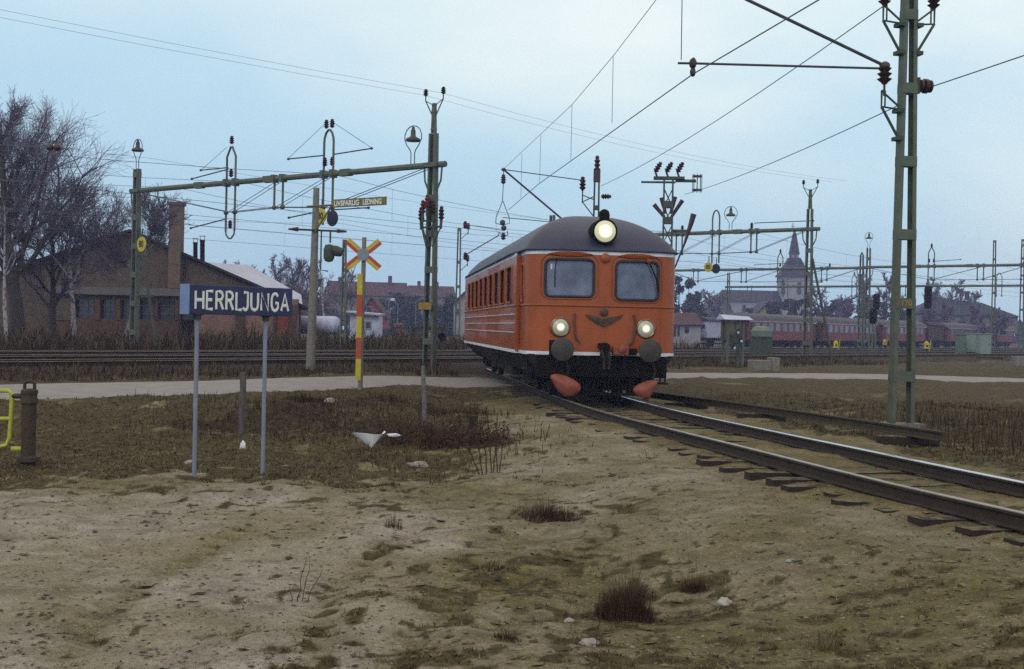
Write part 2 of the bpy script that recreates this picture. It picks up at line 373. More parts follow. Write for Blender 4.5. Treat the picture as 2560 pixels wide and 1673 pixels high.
def ground_material():
    m = bpy.data.materials.new('sandy_ground'); m.use_nodes = True; nt = m.node_tree; L = nt.links.new
    b = nt.nodes['Principled BSDF']; b.inputs['Roughness'].default_value = .95; b.inputs['Specular IOR Level'].default_value = .15
    g = nt.nodes.new('ShaderNodeNewGeometry')
    def ns(sc, det=5, ro=.6, st=(1,1,1)):
        mp = nt.nodes.new('ShaderNodeMapping'); mp.inputs['Scale'].default_value = st; L(g.outputs['Position'], mp.inputs[0])
        n = nt.nodes.new('ShaderNodeTexNoise'); n.inputs['Scale'].default_value = sc; n.inputs['Detail'].default_value = det; n.inputs['Roughness'].default_value = ro
        L(mp.outputs[0], n.inputs['Vector']); return n.outputs['Fac']
    def ramp(fac, cs):
        r = nt.nodes.new('ShaderNodeValToRGB'); e = r.color_ramp.elements
        e[0].position, e[0].color = cs[0][0], (*cs[0][1],1); e[1].position, e[1].color = cs[-1][0], (*cs[-1][1],1)
        for p, c in cs[1:-1]: q = e.new(p); q.color = (*c,1)
        L(fac, r.inputs['Fac']); return r.outputs['Color']
    def mix(f, a, c):
        x = nt.nodes.new('ShaderNodeMix'); x.data_type = 'RGBA'; L(f, x.inputs['Factor']); L(a, x.inputs['A']); L(c, x.inputs['B']); return x.outputs['Result']
    def mask(attr, noise_, amp, lo, hi):
        # smoothstep of attr + (noise-.5)*amp
        m1 = nt.nodes.new('ShaderNodeMath'); m1.operation = 'MULTIPLY_ADD'; L(noise_, m1.inputs[0]); m1.inputs[1].default_value = amp; m1.inputs[2].default_value = -amp/2
        m2 = nt.nodes.new('ShaderNodeMath'); m2.operation = 'ADD'; L(m1.outputs[0], m2.inputs[0]); L(attr, m2.inputs[1])
        mr = nt.nodes.new('ShaderNodeMapRange'); mr.interpolation_type = 'SMOOTHSTEP'; mr.inputs['From Min'].default_value = lo; mr.inputs['From Max'].default_value = hi
        L(m2.outputs[0], mr.inputs['Value']); return mr.outputs[0]
    at_ = nt.nodes.new('ShaderNodeAttribute'); at_.attribute_name = 'cover'; sp = nt.nodes.new('ShaderNodeSeparateColor'); L(at_.outputs['Color'], sp.inputs[0])
    big = ns(.55,4); mid = ns(3.2,6,.62); fine = ns(24,6,.7); grit = ns(95,3,.7); patch = ns(4.2,7,.68,(1,1.6,1)); tuft = ns(11,6,.7,(1,1.3,1))
    sand_a = ramp(mid, [(.30,(.114,.095,.045)),(.50,(.188,.159,.079)),(.70,(.255,.220,.124))])
    sand_b = ramp(mid, [(.30,(.205,.177,.142)),(.50,(.310,.274,.228)),(.70,(.395,.356,.308))])
    tn = nt.nodes.new('ShaderNodeMath'); tn.operation = 'MULTIPLY_ADD'; L(big, tn.inputs[0]); tn.inputs[1].default_value = 1.2; tn.inputs[2].default_value = -.6
    t2 = nt.nodes.new('ShaderNodeMath'); t2.operation = 'ADD'; t2.use_clamp = True; L(tn.outputs[0], t2.inputs[0]); L(at_.outputs['Alpha'], t2.inputs[1])
    sand = mix(t2.outputs[0], sand_a, sand_b)
    sand2 = ramp(big, [(.36,(.84,.80,.62)),(.5,(.95,.93,.86)),(.64,(1.10,1.06,1.08))])
    mm = nt.nodes.new('ShaderNodeMix'); mm.data_type = 'RGBA'; mm.blend_type = 'MULTIPLY'; mm.inputs['Factor'].default_value = 1; L(sand, mm.inputs['A']); L(sand2, mm.inputs['B'])
    gr_ = ramp(grit, [(.32,(.52,.52,.50)),(.46,(.98,.98,.98)),(.58,(1.02,1.02,1.02)),(.72,(1.35,1.35,1.35))])
    m3 = nt.nodes.new('ShaderNodeMix'); m3.data_type = 'RGBA'; m3.blend_type = 'MULTIPLY'; m3.inputs['Factor'].default_value = 1; L(mm.outputs['Result'], m3.inputs['A']); L(gr_, m3.inputs['B'])
    fi_ = ramp(fine, [(.30,(.50,.48,.42)),(.44,(.92,.92,.90)),(.56,(1.04,1.04,1.04)),(.72,(1.28,1.27,1.25))])
    m4 = nt.nodes.new('ShaderNodeMix'); m4.data_type = 'RGBA'; m4.blend_type = 'MULTIPLY'; m4.inputs['Factor'].default_value = 1; L(m3.outputs['Result'], m4.inputs['A']); L(fi_, m4.inputs['B'])
    grass = ramp(tuft, [(.30,(.022,.017,.007)),(.5,(.068,.053,.021)),(.70,(.135,.110,.052))])
    scrub = ramp(tuft, [(.30,(.010,.007,.003)),(.5,(.034,.022,.010)),(.72,(.080,.055,.028))])
    ball = ramp(fine, [(.3,(.018,.013,.009)),(.6,(.060,.046,.034)),(.8,(.11,.09,.07))])
    def thr(fac, lo, hi, k=1.0):
        mr = nt.nodes.new('ShaderNodeMapRange'); mr.inputs['From Min'].default_value = lo; mr.inputs['From Max'].default_value = hi; mr.inputs['To Max'].default_value = k; L(fac, mr.inputs['Value']); return mr.outputs[0]
    def rgb(c):
        q = nt.nodes.new('ShaderNodeRGB'); q.outputs[0].default_value = (*c,1); return q.outputs[0]
    c0 = m4.outputs['Result']
    inv = nt.nodes.new('ShaderNodeMath'); inv.operation = 'SUBTRACT'; inv.inputs[0].default_value = 1; L(t2.outputs[0], inv.inputs[1])
    om = nt.nodes.new('ShaderNodeMath'); om.operation = 'MULTIPLY'; L(thr(ns(6.5,6,.66), .42, .60, .62), om.inputs[0]); L(inv.outputs[0], om.inputs[1])
    c0 = mix(om.outputs[0], c0, rgb((.098,.084,.036)))                       # thin moss on the sand
    c0 = mix(thr(ns(48,2,.5), .60, .66, .8), c0, rgb((.055,.044,.022)))       # bits of dead leaf and bark
    c0 = mix(thr(ns(33,2,.5,(1,1.3,1)), .655, .69, .75), c0, rgb((.42,.38,.32)))   # small pale pebbles
    c = mix(mask(sp.outputs['Red'], tuft, 1.0, .32, .74), c0, grass)
    c = mix(mask(sp.outputs['Green'], patch, 1.2, .40, .75), c, scrub)
    c = mix(mask(sp.outputs['Blue'], patch, .3, .3, .6), c, ball)
    L(c, b.inputs['Base Color'])
    bm = nt.nodes.new('ShaderNodeBump'); bm.inputs['Strength'].default_value = .9; bm.inputs['Distance'].default_value = .05
    ad = nt.nodes.new('ShaderNodeMath'); ad.operation = 'ADD'; L(tuft, ad.inputs[0])
    a5 = nt.nodes.new('ShaderNodeMath'); a5.operation = 'MULTIPLY'; a5.inputs[1].default_value = .5; L(fine, a5.inputs[0]); L(a5.outputs[0], ad.inputs[1])
    L(ad.outputs[0], bm.inputs['Height']); L(bm.outputs['Normal'], b.inputs['Normal'])
    return m
def make_ground():
    mb = MB(); rows = []; cols = 330; d = 5.0
    while d < 70: rows.append(d); d *= 1.0062 if d < 27 else 1.0115
    while d < 470: rows.append(d); d *= 1.05
    cov = []
    for r in rows:
        for k in range(cols+1):
            q = (k/cols-.5)*2; tx = .66*q+.55*q**5
            x = r*tx; y = r-5.5
            mb.v.append((x, y, zg(x, y))); cov.append(cover(x, y))
    n = cols+1
    for i in range(len(rows)-1):
        for k in range(cols): mb.f.append((i*n+k, i*n+k+1, (i+1)*n+k+1, (i+1)*n+k))
    o = mb.build('ground', ground_material(), ang=180); struct(o)
    at_ = o.data.color_attributes.new('cover', 'FLOAT_COLOR', 'POINT')
    at_.data.foreach_set('color', [c for t in cov for c in t])
    return o
make_ground()
def make_road():
    mb = MB(); m = 10; t0, t1 = -16, 78; N = 150
    for i in range(N+1):
        t = t0+(t1-t0)*i/N; a, b_ = lin(RLO, t), lin(RUP, t)
        for k in range(m+1):
            wob = .25*nz(t, k*9, .5, 21) if k in (0, m) else 0
            s = a+(b_-a)*k/m+wob; p = NX*s+AX*t
            edge = min(k, m-k)/m
            mb.v.append((p.x, p.y, zg(p.x, p.y, False)+.0+.012*nz(p.x, p.y, 1.5, 4)-(.09 if k in (0,m) else 0)))
    for i in range(N):
        for k in range(m): mb.f.append((i*(m+1)+k, i*(m+1)+k+1, (i+1)*(m+1)+k+1, (i+1)*(m+1)+k))
    mat = M('gravel_road', (.265,.250,.240), (.185,.172,.162), scale=1.6, rough=.95, bump=.4, bscale=25, stretch=(1,1,1), lo=.3, hi=.7)
    struct(mb.build('gravel_road', mat, ang=180))
make_road()

# ------------------------------------------------------------------ railway tracks
RAILP = [(-.063,0),(.063,0),(.063,.012),(.012,.028),(.009,.105),(.034,.118),(.034,.148),(-.034,.148),(-.034,.118),(-.009,.105),(-.012,.028),(-.063,.012)]
def sweep(pts, prof, zoff=0):
    mb = MB(); m = len(prof); pts = [Vector(p) for p in pts]
    for i, p in enumerate(pts):
        d = (pts[min(i+1,len(pts)-1)]-pts[max(i-1,0)]); d.z = 0; d.normalize(); r = Vector((d.y,-d.x,0))
        for (a, z) in prof: q = p+r*a; mb.v.append((q.x, q.y, p.z+z+zoff))
    for i in range(len(pts)-1):
        for k in range(m): mb.f.append((i*m+k, i*m+(k+1) % m, (i+1)*m+(k+1) % m, (i+1)*m+k))
    mb.f.append(tuple(range(m))); mb.f.append(tuple(reversed(range((len(pts)-1)*m, len(pts)*m))))
    return mb
TOPP = [(-.036,.143),(.036,.143),(.030,.1515),(-.030,.1515)]
def cpt(y, off, z=0):
    d = Vector((cx(y+.2)-cx(y-.2), .4, 0)).normalized(); r = Vector((d.y,-d.x,0))
    p = Vector((cx(y), y, z))+r*off; return p
def dusty(m, dust):
    # sand lying on the upward faces of buried timber
    nt = m.node_tree; b = nt.nodes['Principled BSDF']; src = b.inputs['Base Color'].links[0].from_socket
    g = nt.nodes.new('ShaderNodeNewGeometry'); sp = nt.nodes.new('ShaderNodeSeparateXYZ'); nt.links.new(g.outputs['True Normal'], sp.inputs[0])
    n = nt.nodes.new('ShaderNodeTexNoise'); n.inputs['Scale'].default_value = 9; nt.links.new(g.outputs['Position'], n.inputs['Vector'])
    mr = nt.nodes.new('ShaderNodeMapRange'); mr.inputs['From Min'].default_value = .40; mr.inputs['From Max'].default_value = .58; nt.links.new(n.outputs['Fac'], mr.inputs['Value'])
    mu = nt.nodes.new('ShaderNodeMath'); mu.operation = 'MULTIPLY'; mu.use_clamp = True; nt.links.new(sp.outputs['Z'], mu.inputs[0]); nt.links.new(mr.outputs[0], mu.inputs[1])
    x = nt.nodes.new('ShaderNodeMix'); x.data_type = 'RGBA'; nt.links.new(mu.outputs[0], x.inputs['Factor']); nt.links.new(src, x.inputs['A']); x.inputs['B'].default_value = (*dust,1)
    nt.links.new(x.outputs['Result'], b.inputs['Base Color'])
dusty(m_sleeper, (.135,.112,.062))
def branch_track():
    t = thing('railway_track', 'curved single railway track with sand-buried sleepers in front of the orange railcar', 'railway track')
    ys = [-4+.5*i for i in range(111)]
    for sgn, mt in ((-1, m_railtopb), (1, m_railtop)):
        pts = [cpt(y, sgn*.752, -.1515) for y in ys]
        r = sweep(pts, RAILP).build('rail', m_railside, t, ang=30)
        sweep(pts, TOPP).build('running_surface', mt, r)
    rnd = random.Random(4)
    y = 8.6
    while y < 44:
        c = cpt(y, rnd.uniform(-.06,.06)); d = math.atan2(cx(y+.2)-cx(y-.2), .4)
        L2 = 1.28+rnd.uniform(-.12,.14)
        mb = MB(); w2 = rnd.uniform(.09,.13)
        lift = rnd.uniform(-.008,.013); N = 8
        for i in range(N+1):
            u = -L2+2*L2*i/N; sag = .016*noise.noise(Vector((u*2, y*3, 1)))+lift
            for a, zz in ((-w2,-.30),(w2,-.30),(w2,-.172+sag),(-w2,-.172+sag)): mb.v.append((u, a+.008*noise.noise(Vector((u*3,y,zz))), zz))
        for i in range(N):
            for k in range(4): mb.f.append((i*4+k, i*4+(k+1)%4, (i+1)*4+(k+1)%4, (i+1)*4+k))
        mb.f.append((3,2,1,0)); mb.f.append((N*4,N*4+1,N*4+2,N*4+3))
        T = Matrix.Translation(c) @ Matrix.Rotation(-d+rnd.uniform(-.03,.03), 4, 'Z')
        mb.v = [tuple(T @ Vector(v)) for v in mb.v]
        mb.build('sleeper', m_sleeper, t)
        y += .62+rnd.uniform(-.06,.06)
branch_track()
def main_track(s, t0, t1, zt, label):
    t = thing('railway_track', label, 'railway track', group='main line tracks')
    for e in (-.752, .752):
        pts = [ml(s+e, t0+(t1-t0)*i/30, zt-.1515) for i in range(31)]
        r = sweep(pts, RAILP).build('rail', m_railside, t, ang=30); sweep(pts, TOPP).build('running_surface', m_railtopb, r)
main_track(-33.45, -20, 230, .31, 'main line track nearest the gravel road, running behind the crossbuck')
main_track(-38.0, -20, 250, .31, 'middle main line track beyond the nearest one')
main_track(-42.8, -20, 260, .31, 'third main line track in front of the brick building')
main_track(-49.5, 64, 260, .29, 'yard track on the far side of the double signal masts')
CD = Vector((.555,.832,0)); CN = Vector((.832,-.555,0)); CO = Vector((20.6,128.5,-.45))
tk = thing('railway_track', 'yard track carrying the row of old red coaches', 'railway track', group='main line tracks')
for e in (-.752,.752):
    pts = [CO+CN*e+CD*q+Vector((0,0,-.1515)) for q in (-16,20,60,110)]
    r = sweep(pts, RAILP).build('rail', m_railside, tk, ang=30); sweep(pts, TOPP).build('running_surface', m_railtop, r)
# spare rail beside the track
t = thing('spare_rail', 'rusty loose rail lying on short timber blocks beside the track', 'rail')
pts = [Vector((2.9,33.2,0)),Vector((3.56,30.85,0)),Vector((4.47,28.19,0)),Vector((5.47,24.93,0)),Vector((6.1,22.6,0)),Vector((6.67,20.34,0))]
sweep([p+Vector((0,0,-.13)) for p in pts], [(a*1.2,z) for a, z in RAILP]).build('rail_bar', m_rust, t, ang=30)
for (x, y) in ((6.42,21.3),(5.02,26.4),(3.95,29.7)):
    MB().box((x, y, -.20), (.95,.26,.13), rz=-.05).build('timber_block', m_sleeper, t, bevel=.012)
# ------------------------------------------------------------------ orange railcar (local: x right seen from camera, y rearwards from the nose, z above rail)
m_bead = M('pale_glint_moulding', (.46,.36,.38), (.34,.24,.24), scale=5, rough=.4)  # pale metal beads, with the sky's glint put into their colour
m_conduit = M('dirty_orange_conduit', (.11,.05,.025), (.06,.03,.018), scale=6, rough=.6)
def railcar():
    LEN, W, WB, CF, NE = 18.7, 1.60, 1.70, .55, 3.0
    T = thing('railcar', 'orange diesel railcar with lit headlamps and grey roof coming along the curve', 'railcar', (1.90,27.5,0), .1045)
    def fu(px): return (px-1507)/120.0
    def fz(py): return 1.5+(820-py)/120.0
    def yf(u, w=W, c=CF): return c*(1-max(0, 1-min(1, abs(u/w))**NE)**(1/NE))
    def half(w, wb, c, y0=0, step=True, L_=LEN):
        h = []
        for i in range(25):
            a = PI/2*i/24; h.append((w*math.sin(a)**(2/NE), y0+c*(1-math.cos(a)**(2/NE))))
        h += [(w,1.3),(wb,1.3),(wb,L_-1.3),(w,L_-1.3)] if step else [(wb,2.2),(wb,L_-2.2)]
        h += [(u, L_-y) for u, y in reversed(h[:25])]
        return h
    def loop(h): return h+[(-u, y) for u, y in reversed(h)][1:-1]
    def resample(l, ds):
        out = []
        for a, b in zip(l, l[1:]+l[:1]):
            n = max(1, round(math.hypot(b[0]-a[0], b[1]-a[1])/ds))
            out += [(a[0]+(b[0]-a[0])*k/n, a[1]+(b[1]-a[1])*k/n) for k in range(n)]
        return out
    out = resample(loop(half(W, WB, CF)), .04)
    Z0, Z1 = .95, 3.10
    FW = [(fu(1360), fu(1481), fz(742), fz(649)), (fu(1537), fu(1647), fz(747), fz(651))]
    SW = [(y-.56, y+.56, 2.04, 2.86) for y in (2.75,4.33,5.91,7.49,9.07,10.65,12.23,13.81,15.39)]
    CW = [(.68, 1.14, 2.04, 2.84)]
    def rr(a, b, p, q, x, z, r=.12):
        if not (a < x < b and p < z < q): return False
        dx = max(a+r-x, x-(b-r), 0); dz = max(p+r-z, z-(q-r), 0)
        return dx*dx+dz*dz < r*r or dx == 0 or dz == 0
    mb = MB(); n = len(out); nz_ = 52
    for k in range(nz_+1):
        z = Z0+(Z1-Z0)*k/nz_
        for u, y in out: mb.v.append((u, y, z))
    for k in range(nz_):
        z = Z0+(Z1-Z0)*(k+.5)/nz_
        for i in range(n):
            j = (i+1) % n; u = (out[i][0]+out[j][0])/2; y = (out[i][1]+out[j][1])/2
            hole = False
            if y < .45 and abs(u) < 1.42: hole = any(rr(*f, u, z) for f in FW)
            elif abs(u) > WB-.02: hole = any(rr(*f, y, z, .09) for f in SW)
            elif abs(u) > W-.03: hole = any(rr(*f, y, z, .09) for f in CW)
            if not hole: mb.f.append((k*n+i, k*n+j, (k+1)*n+j, (k+1)*n+i))
    mb.f.append(tuple(reversed(range(n))))
    mb.build('body', m_orange, T, ang=30)
    # window glass and rubber gaskets
    def rpath(a, b, p, q, r=.12):
        pts = []
        for cx_, cz_, a0 in ((b-r,q-r,0),(a+r,q-r,PI/2),(a+r,p+r,PI),(b-r,p+r,1.5*PI)):
            pts += [(cx_+r*math.cos(a0+PI/2*i/6), cz_+r*math.sin(a0+PI/2*i/6)) for i in range(7)]
        dense = []
        for s, e in zip(pts, pts[1:]+pts[:1]):
            m = max(1, int(math.hypot(e[0]-s[0], e[1]-s[1])/.12)); dense += [(s[0]+(e[0]-s[0])*k/m, s[1]+(e[1]-s[1])*k/m) for k in range(m)]
        return dense
    for (a, b, p, q) in FW:
        g = MB(); N = 14
        for i in range(N+1):
            u = a+(b-a)*i/N
            for z in (p, q): g.v.append((u, yf(u)+.03, z))
        for i in range(N): g.f.append((i*2, i*2+1, i*2+3, i*2+2))
        fr = MB().tube([(u, yf(u)+.002, z) for u, z in rpath(a, b, p, q)], .030, 8, closed=True).build('windscreen', m_gasket, T)
        g.build('pane', m_glass1, fr)
        # pressed rim round the windscreen, heavier over the top
        o_ = .085
        MB().tube([(u, yf(u)-.004, z) for u, z in rpath(a-o_, b+o_, p-.05, q+o_+.02, .2)], .016, 6, closed=True).build('window_rim', m_orange2, T)
        br = MB(); N = 16
        for i in range(N+1):
            x = -1+2*i/N; u = (a+b)/2+(b-a)*.46*x; zc = q+.105; hh = .055*(1-abs(x)**2.5)+.012
            for (dy, dz) in ((0,-hh*.8),(-.035,-hh*.5),(-.05,hh*.3),(0,hh)): br.v.append((u, yf(u)+dy, zc+dz))
        for i in range(N):
            for k in range(3): br.f.append((i*4+k, i*4+4+k, i*4+5+k, i*4+1+k))
        br.build('window_brow', m_orange2, T)
    for sg in (-1, 1):
        for wl, ww in ((SW, WB), (CW, W)):
            for (a, b, p, q) in wl:
                fr = MB().tube([(sg*(ww+.002), y, z) for y, z in rpath(a, b, p, q, .09)], .026, 6, closed=True).build('side_window', m_orange2, T)
                x = sg*(ww-.05)
                MB().add([(x,a,p),(x,b,p),(x,b,q),(x,a,q)], [(0,1,2,3) if sg > 0 else (3,2,1,0)]).build('pane', m_glass2, fr)
    MB().box((0, (1.75+LEN-1.75)/2, 2.02), (2*WB-.30, LEN-3.5, 2.0)).build('saloon_interior', m_inter, T)
    MB().box((0,.52,1.52), (2.5,.36,1.1)).box((0,.9,1.1),(2.7,1.3,.1)).build('driving_desk', m_inter, T)
    # roof
    ro = resample(loop(half(1.64, 1.735, .58, -.03, False)), .16); mb = MB(); n = len(ro); K = 14
    for k in range(K+1):
        tau = k/K
        for u, y in ro:
            qy = min(max(y, 2.9), LEN-2.9)
            t2 = 1-(1-tau)**1.0
            z = Z1+.02+.93*(1-(1-t2)**2.1)**.80
            mb.v.append((u*(1-t2), y+(qy-y)*t2, z))
    for k in range(K):
        for i in range(n): j = (i+1) % n; mb.f.append((k*n+i, k*n+j, (k+1)*n+j, (k+1)*n+i))
    roof = mb.build('roof', m_roof, T, ang=60)
    MB().tube([(u*1.004, y, Z1+.025) for u, y in ro], .024, 6, closed=True).build('rain_gutter', m_roof, roof)
    for y in (4.2, 8.5, 13):
        MB().lathe([(.16,3.95),(.20,4.02),(.20,4.10),(.10,4.15)], 12, Matrix.Translation((0,y,0))).build('roof_vent', m_roof, roof)
    # white stripes, belt and beads
    def strip(z0, z1, off, name, mat):
        o2 = resample(loop(half(W+off, WB+off, CF, -off)), .15); m2 = MB(); n2 = len(o2)
        for z in (z0, z1):
            for u, y in o2: m2.v.append((u, y, z))
        for i in range(n2): j = (i+1) % n2; m2.f.append((i, j, n2+j, n2+i))
        m2.build(name, mat, T, ang=30)
    strip(3.030, 3.105, .008, 'eaves_stripe', m_white); strip(.935, 1.005, .008, 'sill_stripe', m_white)
    o2 = resample(loop(half(W, WB, CF)), .12)
    MB().tube([(u, y, 1.965) for u, y in o2], .024, 6, closed=True).build('belt_rail', m_orange2, T)
    for z in (1.77, 1.575, 1.375):
        for sg in (-1, 1):
            for y0, y1 in (((1.45,9.2),(9.9,17.2)) if z == 1.575 else ((1.45,17.2),)):
                MB().tube([(sg*(WB+.004), y0, z), (sg*(WB+.004), y1, z)], .018, 6).build('side_bead', m_bead, T)
    # lamps
    for sg in (-1, 1):
        u, z = sg*.90, 1.515; y = yf(u)
        hl = MB().lathe([(.215,.16),(.24,.05),(.215,-.02),(.178,-.045),(.178,.0)], 28, Matrix.Translation((u, y, z)) @ Matrix.Rotation(PI/2, 4, 'X') @ Matrix.Scale(-1, 4, (0,0,1))).build('headlamp', m_orange, T)
        MB().tube([(u+.185*math.cos(a*PI/14), y-.045, z+.185*math.sin(a*PI/14)) for a in range(28)], .014, 6, closed=True).build('lamp_rim', m_chrome, hl)
        le = MB().lathe([(.176,0),(.15,.03),(.10,.052),(.05,.062),(.012,.065)], 24, Matrix.Rotation(PI/2, 4, 'X')).build('lens', m_lampglass, hl); le.location = (u, y-.035, z)
    u, z = fu(1508), 3.53
    rl = MB().lathe([(.10,1.5),(.20,1.1),(.27,.5),(.275,.0),(.262,-.06),(.225,-.03)], 28, Matrix.Translation((u, .10, z)) @ Matrix.Rotation(-PI/2, 4, 'X')).build('roof_lamp', m_black, T)
    le = MB().lathe([(.225,0),(.19,.04),(.12,.065),(.05,.078),(.012,.08)], 28, Matrix.Rotation(PI/2, 4, 'X')).build('lens', m_topglass, rl); le.location = (u, .05, z)
    MB().lathe([(.02,-.16),(.10,-.12),(.12,0),(.10,.08),(.05,.12),(.01,.13)], 16, Matrix.Translation((u+.03,.35,z+.36))).build('horn', m_black, T)
    mk = MB().lathe([(.105,0),(.10,.03),(.07,.05),(.01,.055)], 20, Matrix.Translation((fu(1509), yf(0)-.004, 2.965)) @ Matrix.Rotation(PI/2, 4, 'X')).build('marker_lamp', m_orange2, T)
    MB().lathe([(.09,-.05),(.095,0),(.085,.04),(.01,.05)], 18, Matrix.Translation((1.58,.75,1.86)) @ Matrix.Rotation(PI/2, 4, 'X')).build('side_marker_lamp', m_orange2, T)
    # winged wheel emblem
    wing = [(1010,1252),(1060,1262),(1120,1276),(1190,1286),(1225,1300),(1250,1318),(1282,1318),(1305,1300),(1345,1284),(1410,1278),(1475,1262),(1530,1246),(1498,1284),(1462,1300),(1440,1322),(1415,1330),(1398,1356),(1370,1362),(1350,1382),(1300,1390),(1275,1404),(1258,1412),(1240,1402),(1215,1388),(1165,1384),(1140,1362),(1118,1352),(1104,1326),(1078,1318),(1062,1296),(1030,1280)]
    def zp(x, y): return (fu(1280+x/5.552), fz(560+y/5.552))
    em = MB().prism([zp(*p) for p in wing], -.030, -.004).build('emblem', m_bronze, T)
    c = zp(1265,1362); MB().tube([(c[0]+.075*math.cos(k*PI/10), -.034, c[1]+.075*math.sin(k*PI/10)) for k in range(20)], .012, 6, closed=True).tube([(c[0]-.07,-.034,c[1]),(c[0]+.07,-.034,c[1])],.009,5).tube([(c[0],-.034,c[1]-.07),(c[0],-.034,c[1]+.07)],.009,5).build('wheel_ring', m_bronze, em)
    for sg in (-1,1):
        for k in range(4):
            x0 = c[0]+sg*.10; MB().tube([(x0, -.032, c[1]+.02-.018*k),(c[0]+sg*(.36-.065*k), -.032, c[1]+.115-.045*k)], .006, 5).build('feather', m_chrome if False else m_bronze, em)
    c = zp(1266,1220); MB().lathe([(.086,0),(.086,.025),(.06,.04),(.01,.042)], 20, Matrix.Translation((c[0],-.002,c[1])) @ Matrix.Rotation(PI/2, 4, 'X')).build('crown', m_bronze, em)
    # wipers, card in the window, hoses
    def zq(x, y): return (fu(1280+x/5.552), fz(780+y/5.552))
    def line(name, pts, r, mat, dy=-.05, conv=zp):
        P = [conv(*p) for p in pts]; return MB().tube([(u, yf(u)+dy, z) for u, z in P], r, 6).build(name, mat, T)
    line('wiper', [(1880,495),(1960,650),(2005,760),(2040,900)], .016, m_black); line('wiper', [(595,475),(570,640),(570,760),(572,890)], .012, m_black)
    line('wiper_motor', [(1850,480),(1900,505)], .05, m_orange2)
    line('front_conduit', [(855,20),(850,120),(862,280),(885,370),(935,425)], .024, m_conduit, -.035, zq)
    line('front_conduit', [(1690,20),(1712,130),(1705,280),(1670,390),(1600,460)], .024, m_conduit, -.035, zq)
    a = zp(515,560); b = zp(620,636)
    MB().box(((a[0]+b[0])/2, yf(a[0])+.026, (a[1]+b[1])/2), (b[0]-a[0], .006, a[1]-b[1])).build('window_card', m_white, T)
    # underframe and buffer gear
    sk = MB()
    for y0, y1 in ((1.35, LEN-1.35),):
        sk.hexa([(-1.25,y0,.50),(1.25,y0,.50),(1.25,y1,.50),(-1.25,y1,.50)], [(-WB+.02,y0,.945),(WB-.02,y0,.945),(WB-.02,y1,.945),(-WB+.02,y1,.945)])
    sk.hexa([(-1.15,.35,.42),(1.15,.35,.42),(1.15,1.33,.42),(-1.15,1.33,.42)], [(-W+.05,.16,.945),(W-.05,.16,.945),(W-.03,1.33,.945),(-W+.03,1.33,.945)])
    sk.build('underframe', m_skirt, T)
    MB().box((0,.16,.70), (2.75,.22,.44)).build('buffer_beam', m_black, T, bevel=.02)
    for sg in (-1, 1):
        u = sg*.91
        bf = MB().lathe([(.10,.30),(.135,.10),(.15,-.12),(.115,-.14),(.10,-.36)], 18, Matrix.Translation((u,0,1.06)) @ Matrix.Rotation(-PI/2, 4, 'X')).box((u,.10,1.04),(.42,.12,.40)).build('buffer', m_black, T)
        MB().lathe([(.12,-.02),(.225,0),(.238,.02),(.238,.05),(.20,.066),(.01,.076)], 30, Matrix.Translation((u,-.42,1.06)) @ Matrix.Rotation(PI/2, 4, 'X')).build('buffer_head', m_buf, bf)
        MB().tube([(u+.12,.0,.86),(u+.20,-.04,.62),(u+.16,.02,.42)], .03, 6).build('brake_hose', m_skirt, T)
    ck = MB().prism([(-.07,.80),(.07,.80),(.09,1.02),(.11,1.16),(.03,1.21),(-.10,1.19),(-.11,1.10),(-.05,1.06)], -.30, .12).build('draw_hook', m_black, T, bevel=.01)
    MB().tube([(.06,-.26,1.06),(.10,-.30,.88),(.08,-.28,.66)], .035, 6).tube([(-.06,-.26,1.06),(-.02,-.30,.88),(-.02,-.28,.66)], .035, 6).build('coupling_link', m_skirt, ck)
    jb = MB().box((.36,-.06,1.05), (.34,.20,.20)).build('jumper_box', m_redpaint if False else m_red, T, bevel=.02)
    MB().lathe([(.085,0),(.08,.03),(.01,.05)], 16, Matrix.Translation((.38,-.17,1.09)) @ Matrix.Rotation(PI/2, 4, 'X')).build('jumper_cap', m_red, jb)
    MB().box((.62,-.05,1.03), (.16,.16,.13)).build('jumper_box', m_black, T, bevel=.02)
    lo = [(518,905),(540,872),(590,858),(660,866),(730,880),(810,912),(880,950),(930,990),(948,1030),(938,1078),(900,1120),(850,1150),(790,1168),(740,1166),(690,1140),(640,1098),(595,1040),(550,965)]
    ro_ = [(1676,1062),(1700,1020),(1750,985),(1820,955),(1900,930),(1970,922),(2024,930),(2015,990),(1985,1050),(1945,1110),(1915,1160),(1895,1190),(1850,1186),(1790,1165),(1720,1125),(1690,1095)]
    for sg, pl in ((-1, lo), (1, ro_)):
        P = [zq(*p) for p in pl]; cu = sum(p[0] for p in P)/len(P); cz = sum(p[1] for p in P)/len(P)
        m2 = MB(); R = 5; n2 = len(P)
        for side in (0, 1):
            for k in range(R+1):
                f = k/R
                for (u, z) in P:
                    uu, zz = cu+(u-cu)*f, cz+(z-cz)*f; m2.v.append((uu, -.16-.10*(1-f*f)+(.03 if side else 0)-.10*(cz-zz), zz))
        o1 = (R+1)*n2
        for k in range(R):
            for i in range(n2):
                j = (i+1) % n2; m2.f.append((k*n2+i, k*n2+j, (k+1)*n2+j, (k+1)*n2+i)); m2.f.append((o1+k*n2+j, o1+k*n2+i, o1+(k+1)*n2+i, o1+(k+1)*n2+j))
        for i in range(n2): j = (i+1) % n2; m2.f.append((R*n2+i, R*n2+j, o1+R*n2+j, o1+R*n2+i))
        pt = m2.build('rail_guard_plate', m_red, T, ang=60)
        MB().tube([(cu, .0, cz+.1),(cu-sg*.02,.2,.60)], .05, 6).build('guard_bracket', m_black, pt)
    gr = MB().box((.08,.12,.13), (1.3,.05,.06)).box((.08,.12,.50),(1.5,.05,.06))
